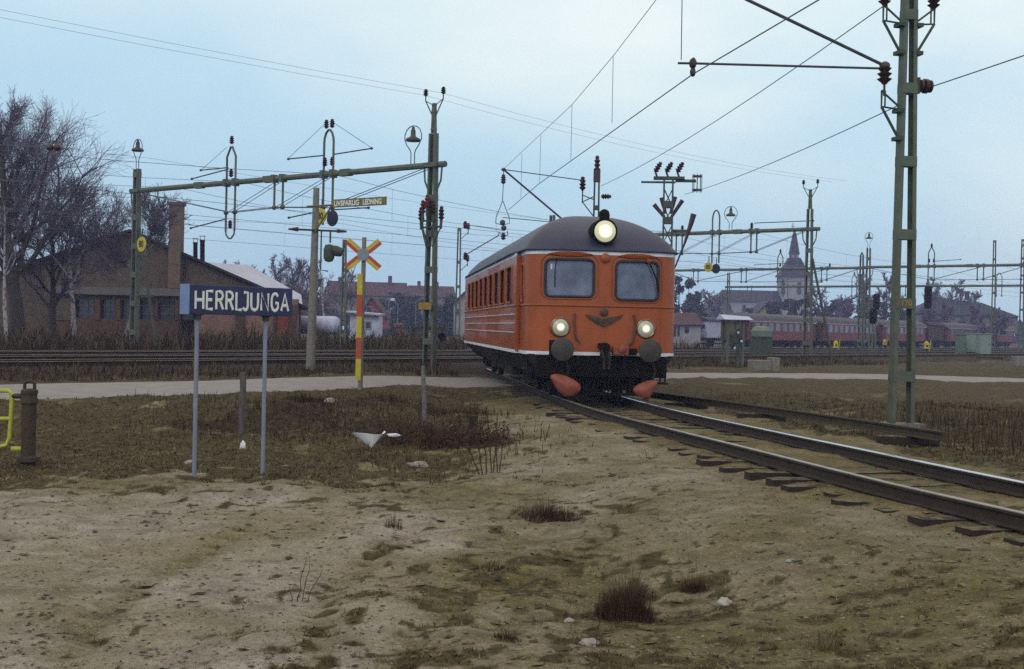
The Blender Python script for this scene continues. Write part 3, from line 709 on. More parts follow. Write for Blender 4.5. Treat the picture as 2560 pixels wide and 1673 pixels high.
    for k in range(17): gr.box((-.52+k*.075,.12,.31), (.028,.03,.40))
    gr.build('guard_grille', m_black, T)
    MB().box((0,.55,.36), (2.0,.5,.30)).build('cross_member', m_black, T)
    # bogies
    for yc in (3.4, LEN-3.4):
        bg = MB()
        for sg in (-1,1):
            bg.box((sg*1.02,yc,.50),(.14,3.1,.20)); bg.box((sg*1.02,yc-1.15,.42),(.2,.42,.3)); bg.box((sg*1.02,yc+1.15,.42),(.2,.42,.3)); bg.box((sg*1.05,yc,.34),(.16,.8,.26))
        bg.box((0,yc,.5),(2.0,.4,.2))
        bo = bg.build('bogie', m_black, T, bevel=.02)
        for dy in (-1.15, 1.15):
            ws = MB().cyl((-.85,yc+dy,.46),(.85,yc+dy,.46),.07,.07,10)
            for sg in (-1,1): ws.lathe([(.46,-.02),(.49,.0),(.49,.03),(.46,.035),(.455,.12),(.38,.11),(.2,.09),(.1,.12)], 28, Matrix.Translation((sg*.70,yc+dy,.455)) @ Matrix.Rotation(sg*PI/2, 4, 'Y'))
            ws.build('wheelset', m_skirt, bo)
    for (y0,y1,z0,x1) in ((6.2,8.0,.28,1.25),(8.8,10.6,.34,1.2),(11.0,12.4,.30,1.22)):
        MB().box((0,(y0+y1)/2,(z0+.55)/2),(2*x1,y1-y0,.55-z0)).build('equipment_box', m_skirt, T, bevel=.03)
    for sg in (-1,1):
        st = MB().box((sg*1.42,1.0,.34),(.30,.55,.04)).box((sg*1.42,1.0,.62),(.26,.5,.04)).tube([(sg*1.50,.76,.34),(sg*1.50,.76,.94)],.02,6).tube([(sg*1.50,1.24,.34),(sg*1.50,1.24,.94)],.02,6)
        st.build('cab_step', m_skirt, T)
        MB().tube([(sg*(W+.05),1.2,1.15),(sg*(W+.06),1.2,2.2)],.015,6).build('hand_rail', m_orange2, T)
    # driver behind the right windscreen
    rings = [(1.45,.24,.15),(1.65,.23,.14),(1.85,.25,.15),(2.02,.27,.15),(2.14,.23,.13),(2.21,.10,.09),(2.26,.060,.065),(2.32,.062,.075),(2.36,.072,.095),(2.42,.078,.102),(2.48,.078,.102),(2.54,.070,.095),(2.58,.045,.06),(2.60,.01,.012)]
    m2 = MB(); nn = 20
    for (z, rx, ry) in rings:
        for k in range(nn):
            a = 2*PI*k/nn; y = ry*math.sin(a); x = rx*math.cos(a)
            if 2.38 < z < 2.45 and abs(x) < .03 and y < 0: y -= .022
            m2.v.append((x, y, z))
    for i in range(len(rings)-1):
        for k in range(nn): l = (k+1) % nn; m2.f.append((i*nn+k, i*nn+l, (i+1)*nn+l, (i+1)*nn+k))
    mw = T.matrix_basis.copy() if False else Matrix.Translation((1.90,27.5,0)) @ Matrix.Rotation(.1045, 4, 'Z')
    pr = m2.build('person', M('skin', (.36,.20,.14), rough=.6), ang=60); tag(pr, 'driver in a blue jacket sitting behind the right railcar windscreen', 'person')
    pr.matrix_world = mw @ Matrix.Translation((.68,1.12,.0))
    jk = MB()
    for (z, rx, ry) in [(1.44,.26,.17),(1.65,.25,.16),(1.85,.27,.17),(2.02,.29,.17),(2.14,.25,.15),(2.205,.12,.11),(2.225,.09,.09)]:
        for k in range(nn): a = 2*PI*k/nn; jk.v.append((rx*math.cos(a), ry*math.sin(a), z))
    for i in range(6):
        for k in range(nn): l = (k+1) % nn; jk.f.append((i*nn+k, i*nn+l, (i+1)*nn+l, (i+1)*nn+k))
    for sg in (-1,1): jk.tube([(sg*.25,0,2.06),(sg*.31,-.06,1.84),(sg*.26,-.28,1.78)], [.085,.07,.055], 10)
    jk.build('jacket', M('blue_jacket', (.05,.08,.42), rough=.8), pr, ang=60)
    hr = MB()
    for (z, rx, ry) in [(2.46,.084,.108),(2.50,.084,.108),(2.55,.076,.10),(2.59,.05,.066),(2.612,.012,.015)]:
        for k in range(nn): a = 2*PI*k/nn; hr.v.append((rx*math.cos(a), ry*math.sin(a)+(.012 if z<2.5 else 0), z))
    for i in range(4):
        for k in range(nn): l = (k+1) % nn; hr.f.append((i*nn+k, i*nn+l, (i+1)*nn+l, (i+1)*nn+k))
    hr.build('hair', M('brown_hair', (.05,.03,.02), rough=.8), pr, ang=60)
railcar()
# ------------------------------------------------------------------ masts, portals and overhead wires
def chan(mb, x, z0, z1, hx0, hx1, dep, side, fl=.075, th=.014, M_=None):
    """one C-channel leg leaning from half-spacing hx0 (bottom) to hx1 (top); flanges point inwards"""
    def q(a0, a1, b0, b1):
        b4 = [(x+side*(hx0-a0), -b0, z0),(x+side*(hx0-a1), -b0, z0),(x+side*(hx0-a1), -b1, z0),(x+side*(hx0-a0), -b1, z0)]
        t4 = [(x+side*(hx1-a0), -b0, z1),(x+side*(hx1-a1), -b0, z1),(x+side*(hx1-a1), -b1, z1),(x+side*(hx1-a0), -b1, z1)]
        if M_ is not None: b4 = [M_ @ Vector(p) for p in b4]; t4 = [M_ @ Vector(p) for p in t4]
        mb.hexa(b4, t4)
    q(0, th, -dep/2, dep/2); q(th, fl, -dep/2, -dep/2+th); q(th, fl, dep/2-th, dep/2)
def battened(mb_name, T, x, z0, z1, w0, w1, dep, zs, bh, mat, separate=False, M_=None):
    def hw(z): return (w0+(w1-w0)*(z-z0)/(z1-z0))/2
    if separate:
        for sd_ in (-1, 1):
            m = MB(); chan(m, x, z0, z1, w0/2, w1/2, dep, sd_, M_=M_); m.build('channel_leg', mat, T)
    body = MB()
    if not separate:
        for sd_ in (-1, 1): chan(body, x, z0, z1, w0/2, w1/2, dep, sd_, M_=M_)
    for z in zs:
        b = MB() if separate else body; a, c = hw(z-bh/2), hw(z+bh/2)
        for yy in (-dep/2-.008, dep/2+.008):
            b4 = [(x-a,yy-.006,z-bh/2),(x+a,yy-.006,z-bh/2),(x+a,yy+.006,z-bh/2),(x-a,yy+.006,z-bh/2)]
            t4 = [(x-c,yy-.006,z+bh/2),(x+c,yy-.006,z+bh/2),(x+c,yy+.006,z+bh/2),(x-c,yy+.006,z+bh/2)]
            if M_ is not None: b4 = [M_ @ Vector(p) for p in b4]; t4 = [M_ @ Vector(p) for p in t4]
            b.hexa(b4, t4)
        if separate: b.build('batten', mat, T)
    if not separate: return body.build(mb_name, mat, T)
def insulator(mb, p, h=.34, r=.10, n=10, d=None):
    """stack of porcelain sheds standing on p along d"""
    prof = [(r*.35,0),(r*.4,h*.05),(r,h*.22),(r*.5,h*.30),(r*.98,h*.46),(r*.5,h*.54),(r*.92,h*.70),(r*.5,h*.78),(r*.62,h*.92),(r*.2,h)]
    Mx = Matrix.Translation(Vector(p))
    if d is not None: Mx = Mx @ Vector(d).to_track_quat('Z', 'Y').to_matrix().to_4x4()
    return mb.lathe(prof, n, Mx)
def ring_lamp(T, p, h=1.35, w=.42, name='yard_lamp', r=.02):
    """bell lamp hanging inside a pear shaped tube"""
    x, y, z = p
    half = [(.09,0),(.09,h*.28),(.13,h*.36),(w*.72,h*.50),(w*.97,h*.64),(w*.98,h*.76),(w*.78,h*.89),(w*.42,h*.975),(.0,h)]
    pts = [(x+a,y,z+b) for a, b in half]+[(x-a,y,z+b) for a, b in reversed(half[:-1])]
    lp = MB().tube(pts, r, 6).build(name, m_steel, T)
    MB().lathe([(.05,h*.97),(.06,h*.90),(.085,h*.88),(.09,h*.74),(.12,h*.71),(.25,h*.66),(.27,h*.62),(.25,h*.59),(.03,h*.585)], 16, Matrix.Translation((x,y,z))).build('lamp_shade', m_shade, lp)
    return lp
def loop_hanger(T, x, zb, up, node, down, gap, top='round', bot=None, mat=m_green, r=.045):
    """pair of tubes straddling the beam, joined by a bow at top and/or bottom"""
    g = gap/2; pts = []
    lo = zb-down
    if top == 'round': arc = [(g,up-.45),(g*.92,up-.28),(g*.62,up-.10),(g*.2,up),(-g*.2,up),(-g*.62,up-.10),(-g*.92,up-.28),(-g,up-.45)]
    elif top == 'point': arc = [(g,up-.40),(g*.15,up),(-g*.15,up),(-g,up-.40)]
    else: arc = None
    if arc: path = [(x+g,0,lo)]+[(x+a,0,zb+b) for a, b in arc]+[(x-g,0,lo)]; hg = MB().tube(path, r, 7)
    else: hg = MB().tube([(x+g,0,lo),(x+g,0,zb+.12)], r, 7).tube([(x-g,0,lo),(x-g,0,zb+.12)], r, 7)
    if bot: hg.tube([(x+g,0,lo),(x+g*.9,0,lo-.14),(x+g*.3,0,lo-.30),(x-g*.3,0,lo-.30),(x-g*.9,0,lo-.14),(x-g,0,lo)], r*.8, 6)
    for s_ in (-1,1):
        hg.blob((x+s_*g,0,zb-node), (r*2.3,r*2.3,r*2.2), 3, 0, 8, 6); hg.box((x+s_*g,0,zb),(r*3.4,.30,.30))
    return hg.build('hanger', mat, T)
def portal(name_label, R, wl, hb, hang, lamps=(), rtop=9.1, ltop=8.4, left=True, right_ant=True, stay='left', num=None, simple=False, beam_r=.11, ext=.45, group='gantries across the main line', rods=True):
    """local: x along the beam (0 right mast, -wl left mast), y along the tracks, z up from the mast foot"""
    T = thing('catenary_gantry', name_label, 'gantry', R, math.atan2(NX.y, NX.x), group)
    zs = [.8+1.25*k for k in range(int((hb-1)/1.25)+1)]
    battened('mast', T, 0, 0, hb+1.1, .50, .30, .20, zs, .22, m_green)
    battened('mast_head', T, 0, hb+1.1, rtop, .20, .13, .10, [hb+1.25+.62*k for k in range(int((rtop-hb-1.2)/.62)+1)]+[rtop-.05], .08, m_green)
    if right_ant:
        an = MB()
        for sg in (-1,1): an.tube([(sg*.07,0,rtop-.45),(sg*.42,0,rtop+.12),(sg*.42,0,rtop+.30)], .022, 5).tube([(sg*.42,0,rtop+.12),(sg*.07,0,rtop-.05)], .016, 5)
        ao = an.build('wire_bracket', m_greend, T)
        for sg in (-1,1): insulator(MB(), (sg*.42,0,rtop+.28), .26, .10).build('insulator', m_insul, ao)
    if left:
        battened('mast', T, -wl, 0, ltop, .46, .32, .20, zs+[hb+.7], .24, m_green)
    B = MB().cyl((-wl-ext,0,hb),(ext*1.3,0,hb), beam_r, beam_r, 8)
    for x in ([-wl] if left else [])+[0]:
        B.box((x,0,hb),(.62,.36,.16))
        for sg in (-1,1): B.tube([(x+sg*.42,0,hb-.1),(x+sg*.38,0,hb-.55),(x+sg*.22,0,hb-.85)], .035, 5)
    for k in range(1,4): B.box((-wl*k/4,0,hb),(.5,beam_r*2.1,beam_r*2.3))
    B.build('beam', m_green, T)
    if stay:
        x = -wl if stay == 'left' else 0
        st = MB().tube([(x+.2,0,hb-1.6),(x+1.35,0.25,0)], .065, 6).box((x+.62,.1,2.35),(1.2,.05,.06)).box((x+.42,.08,4.1),(.75,.05,.06))
        st.build('stay_leg', m_greend, T)
    for lx, lz in lamps: ring_lamp(T, (lx,0,lz))
    nodes = []
    for hd in hang:
        x = hd['x']; loop_hanger(T, x, hb, hd.get('up',1.4), hd.get('node',1.2), hd.get('down',1.3), hd.get('gap',.5), hd.get('top','round'), hd.get('bot'))
        nodes.append((x, hb-hd.get('node',1.2)))
        ins = MB(); have = False
        for ix, iz in hd.get('ins', ()): insulator(MB(), (x+ix,0,hb+iz), .34, .11).build('insulator', m_insul, T)
        for (x0, z0, x1, z1) in hd.get('arms', ()):
            MB().tube([(x+x0,0,hb+z0),(x+x1,0,hb+z1)], .026, 6).blob((x+x1,0,hb+z1),(.07,.05,.05),1,0,8,6).build('steady_arm', m_tube, T)
        for (x0, z0, x1, z1) in hd.get('ties', ()):
            MB().tube([(x+x0,0,hb+z0),(x+x1,0,hb+z1)], .011, 4).build('tie_wire', m_wire, T)
    if rods:
        P = [(-wl+.3, hb-.12)]+sorted(nodes)+[(-.35, hb-.12)]
        for (a, b) in zip(P, P[1:]):
            m = MB()
            for yy in (-.12,.12): m.tube([(a[0],yy,a[1]),(b[0],yy,b[1])], .016, 4)
            m.build('tie_rod', m_wire, T)
        N_ = sorted(nodes)
        for a, b in zip(N_, N_[1:]):
            m = MB(); up = hb-.12; hi, lo_ = (a, b) if hang[0].get('flip') else (b, a)
            for yy in (-.12,.12): m.tube([(hi[0],yy,up),(lo_[0],yy,lo_[1])], .014, 4)
            m.build('tie_rod', m_wire, T)
    return T
HB = 6.95
p1 = ml(-31.8, 33.4, .13); p1 = Vector((-2.86, 46, .13))
portal('near green gantry left of the railcar with two ring lamps and red insulators', p1, 17.7, HB, [
    dict(x=-11.2, up=1.45, node=1.2, down=1.95, gap=.56, top='point', bot=True, ins=((0,1.55),(0,.22),(0,-1.85)), arms=((-.2,.55,-2.6,.30),(-.2,.62,-2.0,.62),(-.25,-1.45,-2.6,-1.75)), ties=((-.3,1.45,-2.0,.62),)),
    dict(x=-8.24, node=1.12, down=1.12, gap=.50, top=None),
    dict(x=-5.4, up=1.65, node=1.25, down=1.9, gap=.52, top='round', ins=((-.16,1.72),(.16,1.72),(-.2,.30),(.2,.30)), arms=((-.25,.72,-2.3,.72),(.25,.72,2.3,.80),(-.2,-1.35,-2.2,-1.55),(.2,-1.35,2.2,-1.35)), ties=((-.25,1.9,-2.3,.75),(.25,1.9,2.3,.82)))],
    lamps=((-1.0,HB+.1),), ltop=HB+.95)
g1 = [o for o in bpy.data.objects if o.get('label','').startswith('near green gantry')][0]
ring_lamp(g1, (-17.7,0,HB+.95), 1.3, .34)
# cable terminations on the right mast of the near gantry
for k, (dx, dy) in enumerate(((-.42,-.1),(-.20,-.25),(.02,-.28),(.22,-.2),(.42,.0))):
    c_ = MB().tube([(dx,dy,5.15-abs(dx)),(dx*1.05,dy,5.45-abs(dx))], .05, 6).tube([(dx*1.05,dy,5.15-abs(dx)),(dx*.9,dy,4.7),(dx*.35,-.12,4.1)], .025, 5).box((dx*.5,dy*.5,5.2-abs(dx)),(abs(dx)+.06,.06,.06))
    c2 = c_.build('cable_end', m_greend, g1)
    insulator(MB(), (dx*1.05,dy,5.42-abs(dx)), .50, .115).build('insulator', m_insulr if k in (1,2) else m_insul, c2)
MB().box((-.05,-.22,2.02),(.62,.02,.24)).build('number_plate', m_yelold, g1, bevel=.02)
p2 = Vector((15.95,71.2,.13))
portal('second green gantry right of the railcar with one ring lamp and a tall bow', p2, 17.7, HB, [
    dict(x=-8.3, node=1.15, down=1.15, gap=.40, top=None, ins=((.2,.15),)),
    dict(x=-5.85, up=1.25, node=1.2, down=1.75, gap=.46, top='round'),
    dict(x=-3.4, node=1.15, down=1.15, gap=.36, top=None, ins=((-.15,.15),), arms=((0,.45,3.6,.45),))],
    lamps=((-4.9,HB+.1),), stay='right')
p3 = Vector((42.6,99.0,.1))
portal('third green gantry far right whose long beam runs behind the tall mast', p3, 17.0, HB, [
    dict(x=-11.6, up=1.5, node=1.1, down=1.2, gap=.5, top='point', ins=((0,1.5),(-.2,.3),(.2,.3)), arms=((.2,.4,2.4,.5),)),
    dict(x=-7.6, node=1.1, down=1.1, gap=.5, top=None),
    dict(x=-4.2, up=1.7, node=1.1, down=2.0, gap=.5, top='point', ins=((0,1.7),), arms=((.2,.5,2.4,.6),))], lamps=(), ltop=HB+1.6, stay=None)
g3 = [o for o in bpy.data.objects if o.get('label','').startswith('third green gantry')][0]
ring_lamp(g3, (-17.0,0,HB+1.6), 1.3, .36)
p3b = p3-NX*17.0
portal('far green gantry over the yard tracks between the railcar and the church', p3b-NX*.6, 19.0, HB-.05, [
    dict(x=-16.2, node=1.0, down=1.2, gap=.5, top=None),
    dict(x=-11.2, node=1.1, down=1.1, gap=.5, top=None),
    dict(x=-7.6, up=1.4, node=1.1, down=1.2, gap=.5, top='point', ins=((0,1.4),(0,.2)), arms=((0,.5,2.5,.5),(0,.5,-2.5,.4))),
    dict(x=-3.4, node=1.0, down=1.1, gap=.5, top=None, ins=((.5,.1),))], right_ant=False, rtop=HB+1.2, stay=None)
p4 = Vector((55.5,142.5,.1))
portal('hindmost green gantry at the right edge above the red coaches', p4, 37.0, HB, [
    dict(x=-34, node=1.1, down=1.1, gap=.6, top=None), dict(x=-29, up=1.3, node=1.1, down=1.2, gap=.6, top='point'),
    dict(x=-20, up=1.4, node=1.1, down=1.2, gap=.6, top='point', ins=((0,1.4),)), dict(x=-14, node=1.1, down=1.2, gap=.6, top=None),
    dict(x=-8, node=1.1, down=1.1, gap=.6, top=None), dict(x=-3, up=1.4, node=1.1, down=1.2, gap=.6, top='point')], stay=None, beam_r=.13, rtop=9, ltop=HB+1.8, rods=False)
def disc(p, n, r, face, back, label, txt=None, group=None, name='speed_disc'):
    """round speed board facing along n"""
    rz = math.atan2(n[1], n[0])+PI/2
    T = thing(name, label, 'sign', p, rz, group)
    MB().lathe([(r*.98,-.02),(r,-.01),(r,.01),(r*.98,.02)], 28, Matrix.Rotation(PI/2, 4, 'X')).build('plate', face, T)
    if back is not None: MB().lathe([(r*.95,0),(r*.95,.008),(.02,.01)], 28, Matrix.Translation((0,.022,0)) @ Matrix.Rotation(-PI/2, 4, 'X')).build('back_face', back, T)
    if txt: text_mb(txt, r*1.25, .004, bold=.008, sx=.82, align='CENTER', M=Matrix.Translation((0,-.026,0))).build('digits', m_gasket, T, smooth=False)
    MB().tube([(0,.05,-r*.2),(0,.05,r+.35)], .025, 6).build('rod', m_greend, T)
    return T
TOW = -AX
disc(at(354,611,55.0), TOW, .315, m_yellow, m_discback, 'yellow 80 disc bolted to the left mast of the near gantry', '80')
disc(at(802,541,48.5), TOW, .29, m_yellow, m_discback, 'yellow 80 disc half hidden behind the concrete pole', '80')
disc(at(831,546,48.8), TOW, .30, m_discback, m_yellow, 'dark disc hanging right of the concrete pole under the warning sign')
disc(at(1771,668,75.3), TOW, .28, m_yellow, m_discback, 'yellow 80 disc hanging from the second gantry right of the railcar', '80')
disc(at(1790,672,75.8), TOW, .28, m_discback, m_yellow, 'dark disc hanging beside the yellow one on the second gantry')

# ---- overhead lines of the main line
def sagline(a, b, sag, n=8): return [a.lerp(b, i/n)-Vector((0,0,4*sag*(i/n)*(1-i/n))) for i in range(n+1)]
def overhead(s, label, ts, r=.008):
    T = thing('overhead_line', label, 'overhead wire', group='overhead wires of the main line')
    cw, mw, dr = MB(), MB(), []
    pc, pm = [], []
    for a, b in zip(ts, ts[1:]):
        pc += [ml(s+(.25 if i % 2 else -.25)*0, a+(b-a)*i/10, 5.55) for i in range(10)]
        pm += sagline(ml(s, a, 7.05), ml(s, b, 7.05), .75, 10)[:-1]
    MB().tube(pc, r, 4).build('contact_wire', m_wire, T); MB().tube(pm, r, 4).build('carrier_wire', m_wire, T)
    for i in range(1, len(pc), 2):
        if (pm[i]-pc[i]).length > .2: MB().tube([pc[i], pm[i]], r*.6, 3).build('dropper', m_wire, T)
TS = [-12,33.4,64.7,103,147]
overhead(-36.9, 'overhead wire over the track nearest the road, between the gantries', TS)
overhead(-42.2, 'overhead wire over the middle track, between the gantries', TS)
overhead(-46.5, 'overhead wire over the farthest main track, between the gantries', TS)
overhead(-54.5, 'overhead wire over the yard track beyond the gantries', [10,50,90,140])
def wire(label, pts, r=.011, name='feeder_wire', mat=None, group=None, cat='wire'):
    o = MB().tube(pts, r, 5).build(name, mat or m_wire); tag(o, label, cat, group); return o
for k, (ds, z) in enumerate(((-.42,9.75),(.42,9.75))):
    pts = []
    for a, b in zip(TS[:3], TS[1:3]): pts += sagline(ml(-31.8+ds, a, z-.2), ml(-31.8+ds, b, z-.2), .35, 8)[:-1]
    pts.append(ml(-31.8+ds, TS[2], z-.2)); wire(['left','right'][k]+' of the two feeder wires on the antler tops of the gantry masts'  , pts, .0045, group='feeder wires on the gantry tops')
wire('faint feeder wire sloping past the left ring lamp of the near gantry', sagline(ml(-48.3,-25,9.3), ml(-48.3,33.4,8.4), .5)+sagline(ml(-48.3,33.4,8.4), ml(-48.3,90,8.4), .6)[1:], .006)
wire('faint feeder wire above the brick building chimney', sagline(ml(-52,-10,6.4), ml(-52,110,6.6), .5), .006)

# ---- tall mast on the right with its bracket
def big_mast():
    b = Vector((7.28,24.6,-.30)); T = thing('catenary_mast', 'tall tapering green mast of two channels beside the loose rusty rail', 'mast', b, .21)
    Z1 = 9.3
    zs = [1.02,2.38,3.66,5.02,6.38,7.75]
    battened('mast', T, 0, 0, Z1, .46, .22, .20, zs, .19, m_green, separate=True)
    nb = text_mb('170', .15, .003, bold=.004, align='CENTER', M=Matrix.Translation((0,-.118,2.38))); nb.build('mast_number', m_yelold, T, smooth=False)
    # brackets and insulators, level by level
    def bracket(sg, z, w_=.52, withtop=True):
        x0 = sg*.18; x1 = sg*w_
        m = MB().tube([(x1,0,z+.30),(x1,0,z),(x0,0,z-.03)], .020, 6).tube([(x1,0,z),(x0,0,z-.55)], .026, 6).tube([(x1,0,z+.29),(x0,0,z+.03)], .020, 6).tube([(x1-sg*.07,0,z+.3),(x1-sg*.07,0,z)], .016, 6).tube([(x1-sg*.07,0,z+.3),(x1,0,z+.3)], .016, 5)
        m.box((x0,0,z-.06),(.12,.26,.07)); m.box((x0,0,z-.58),(.12,.26,.07))
        return m.build('bracket', m_greend, T)
    bz = 6.02
    bk = bracket(-1, bz)
    pin = MB().tube([(-.47,0,bz+.2),(-.47,0,bz+.46)], .022, 6); insulator(pin, (-.47,0,bz+.42), .42, .14, 14); pin.build('insulator', m_insul, bk)
    for sg in (-1,1):
        b2 = bracket(sg, 7.62); q = MB(); insulator(q, (sg*.50,0,7.9), .34, .12, 12); q.build('insulator', m_insul, b2)
    # strain insulator on the right
    si = MB().tube([(.19,0,6.45),(.24,0,6.45)], .03, 6).box((.21,0,6.45),(.05,.1,.3)); so_ = si.build('strain_bracket', m_greend, T)
    MB().lathe([(.05,0),(.12,.02),(.12,.06),(.06,.08),(.14,.10),(.14,.16),(.06,.18),(.12,.20),(.12,.24),(.04,.27)], 14, Matrix.Translation((.23,0,6.45)) @ Matrix.Rotation(PI/2, 4, 'Y')).build('insulator', m_insul, so_)
    MB().box((0,0,-.1),(.75,.5,.5)).build('footing', m_concrete, T)
    return T
bm_ = big_mast()
BMM = Matrix.Translation((7.28,24.6,-.30)) @ Matrix.Rotation(.21, 4, 'Z')
def bml(x, y, z): return BMM @ Vector((x, y, z))
# cantilever held on the left insulator
ca = thing('cantilever', 'long diagonal tube and level steady arm reaching left from the tall mast', 'bracket arm')
a0 = bml(-.47,0,6.78); tip = Vector((3.22,24.2,at(1703,158,24.2).z)); top_ = at(1790,-38,24.0)
MB().tube([a0, top_], .032, 8).blob(a0,(.10,.10,.08),2,.1).build('diagonal_tube', m_tube, ca)
arm = MB().tube([a0+Vector((0,0,-.05)), tip, tip+(tip-a0).normalized()*.28], .022, 8).build('steady_arm', m_tube, ca)
MB().blob(tip,(.07,.07,.11),2,.1).blob(tip-Vector((0,0,.16)),(.055,.05,.09),3,.1).build('wire_clamp', m_insul, arm)
# branch line overhead wire: far cantilever mast and wires
def far_mast():
    b = Vector((3.6,58,.0)); T = thing('catenary_mast', 'green cantilever mast standing right behind the railcar roof', 'mast', b, -.1)
    battened('mast', T, 0, 0, 8.0, .40, .26, .18, [.8+1.2*k for k in range(6)], .2, m_greend)
    cap = MB().box((0,0,8.2),(.30,.22,.55)); insulator(cap, (0,0,8.35), .75, .15); cap.build('mast_cap', m_insul, T)
    br = MB().tube([(-.1,0,7.15),(-.62,0,7.35)], .025, 5).tube([(-.1,0,7.3),(-.62,0,7.05)], .025, 5).tube([(-.62,0,7.0),(-.62,0,7.55)], .03, 5).tube([(-.62,0,7.05),(-.1,0,6.4)], .025, 5).build('bracket', m_greend, T)
    q = MB(); insulator(q, (-.62,0,7.55), .62, .16); q.build('insulator', m_insul, br)
    q = MB(); insulator(q, (.2,0,7.3), .45, .14, d=(1,0,0)); q.build('insulator', m_insul, T)
    q = MB(); insulator(q, (-.15,0,5.45), .55, .2, d=(-1,0,.2)); q.build('insulator', m_insul, T)
    ce = MB().tube([(.45,0,5.3),(.45,0,5.8)], .05, 6).box((.28,0,5.7),(.5,.08,.08)); insulator(ce, (.45,0,5.75), .75, .12); ce.build('cable_end', m_insul, T)
    J = at(1259,424,56.5)-b; J = Matrix.Rotation(.1, 4, 'Z') @ J
    I1 = Vector((-.62,0,8.0)); I2 = Vector((-.6,0,5.55))
    MB().tube([I1, J], .022, 6).build('top_tie', m_tube, T)
    MB().tube([I2, J], .042, 6).blob(J,(.10,.08,.08),2,.1).build('diagonal_tube', m_tube, T)
    hg = MB().tube([J, J-Vector((0,0,.22))], .02, 5); insulator(hg, J-Vector((0,0,.62)), .42, .13); z2 = J-Vector((0,0,2.05))
    hg.tube([J-Vector((0,0,.62)), J-Vector((.02,0,1.35)), z2+Vector((-.28,0,0)), z2+Vector((-.30,0,-.25)), z2+Vector((0,0,-.33)), z2+Vector((.30,0,-.25)), z2+Vector((.28,0,0)), J-Vector((0,0,1.35))], .016, 4)
    hg.blob(z2-Vector((0,0,.22)),(.12,.1,.12),3,.1).blob(z2-Vector((-.06,0,.45)),(.12,.12,.12),3,.1)
    hg.build('drop_hanger', m_tube, T)
    MB().tube([z2, (-.8,0,z2.z-.12)], .018, 5).build('registration_arm', m_tube, T)
    q = MB(); insulator(q, (-2.1,0,z2.z-.10), .62, .13, d=(1,0,-.03)); q.build('insulator', m_insul, T)
far_mast()
bl = thing('overhead_line', 'overhead wire of the branch track rising over the railcar to the top of the picture', 'overhead wire')
cwp = [at(1271,525,56), at(1348,459,44.5), tip-Vector((0,0,.2)), at(2050,-2,19.6), Vector((6.9,10.5,6.3))]
MB().tube([cwp[0].lerp(cwp[1], i/4) for i in range(4)]+[cwp[1].lerp(cwp[2], i/4) for i in range(4)]+cwp[2:], .012, 5).build('contact_wire', m_wire, bl)
mwp = [at(1262,420,56.3), at(1430,262,38.5), at(1533,140,31.6), at(1640,0,27.2), at(1700,-90,24.2)]
MB().tube(mwp, .008, 5).build('carrier_wire', m_wire, bl)
for (x, y0, y1, D) in ((1430,262,400,38.5),(1533,140,308,31.6),(1352,338,456,45),(1305,385,494,50)):
    MB().tube([at(x,y0,D), at(x-3,y1,D)], .007, 4).build('dropper', m_wire, bl)
MB().tube([at(1706,-60,24.2), at(1703,150,24.2)], .009, 4).build('dropper', m_wire, bl)
wire('upper feeder wire from the tall mast down to the cantilever mast behind the railcar', sagline(bml(-.5,0,7.9), at(1503,465,58), .25), .011)
wire('lower feeder wire from the tall mast down to the switch tower', sagline(bml(-.1,0,6.1), at(1712,486,58), .15), .011)
e0 = bml(.5,0,6.45); wire('feeder wire running off right from the strain insulator of the tall mast', [e0, e0.lerp(at(2600,120,21.5), .5)-Vector((0,0,.02)), at(2640,112,20.5)], .012)

# ---- switch tower with three slanting insulators
def tower():
    b = Vector((6.75,58.0,.0)); T = thing('switch_tower', 'lattice tower with three slanting insulators and cable forks behind the railcar', 'mast', b, -.1)
    hgt = 8.1; m = MB()
    for sx in (-1,1):
        for sy in (-1,1): m.box((sx*.19,sy*.16,hgt/2),(.075,.075,hgt))
    for k in range(9):
        z0 = .5+.8*k
        for sy in (-1,1): m.tube([(-.19,sy*.17,z0),(.19,sy*.17,z0+.8)], .018, 4).tube([(.19,sy*.17,z0),(-.19,sy*.17,z0+.8)], .018, 4)
    for z in (3.9,5.1,6.3,7.0): m.box((0,0,z),(.46,.40,.30))
    m.build('lattice_mast', m_greend, T)
    MB().box((.02,0,8.16),(1.35,.42,.12)).box((-.45,0,7.98),(1.5,.12,.08)).box((.75,0,8.05),(.9,.14,.12)).build('platform', m_greend, T)
    for k in (-1,0,1):
        q = MB().tube([(k*.48-.02,0,8.2),(k*.48-.10,0,8.42)], .05, 6); insulator(q, (k*.48-.12,0,8.42), .52, .15, d=(.5,0,.85)); q.build('insulator', m_insul, T)
    cg = MB()
    for k in range(8): a = k*PI/4; cg.tube([(1.25+.2*math.cos(a),.2*math.sin(a),7.55),(1.25+.2*math.cos(a),.2*math.sin(a),8.35)], .014, 4)
    cg.lathe([(.22,0),(.22,.07)], 12, Matrix.Translation((1.25,0,7.62))).lathe([(.22,0),(.22,.07)], 12, Matrix.Translation((1.25,0,8.22)))
    cg.build('spark_gap_cage', m_insul, T)
    for (x0,z0,x1,z1) in ((-.15,6.45,-.62,7.0),(-.1,6.6,-.30,7.3),(.15,6.45,.62,7.2),(.12,6.6,.30,7.35)):
        MB().tube([(x0,0,z0),(x1,0,z1)], [.07,.10], 7).build('cable_fork', m_insul, T)
    MB().box((.55,0,5.85),(.7,.1,.12)).build('side_arm', m_greend, T)
    MB().tube([(.30,0,4.1),(.75,0,5.3),(1.02,0,6.2),(1.12,0,6.6)], [.03,.05,.11,.13], 8).build('cable_end', m_insul, T)
    MB().tube([(.40,0,3.5),(.1,0,2.2)], .02, 5).build('cable', m_greend, T)
tower()

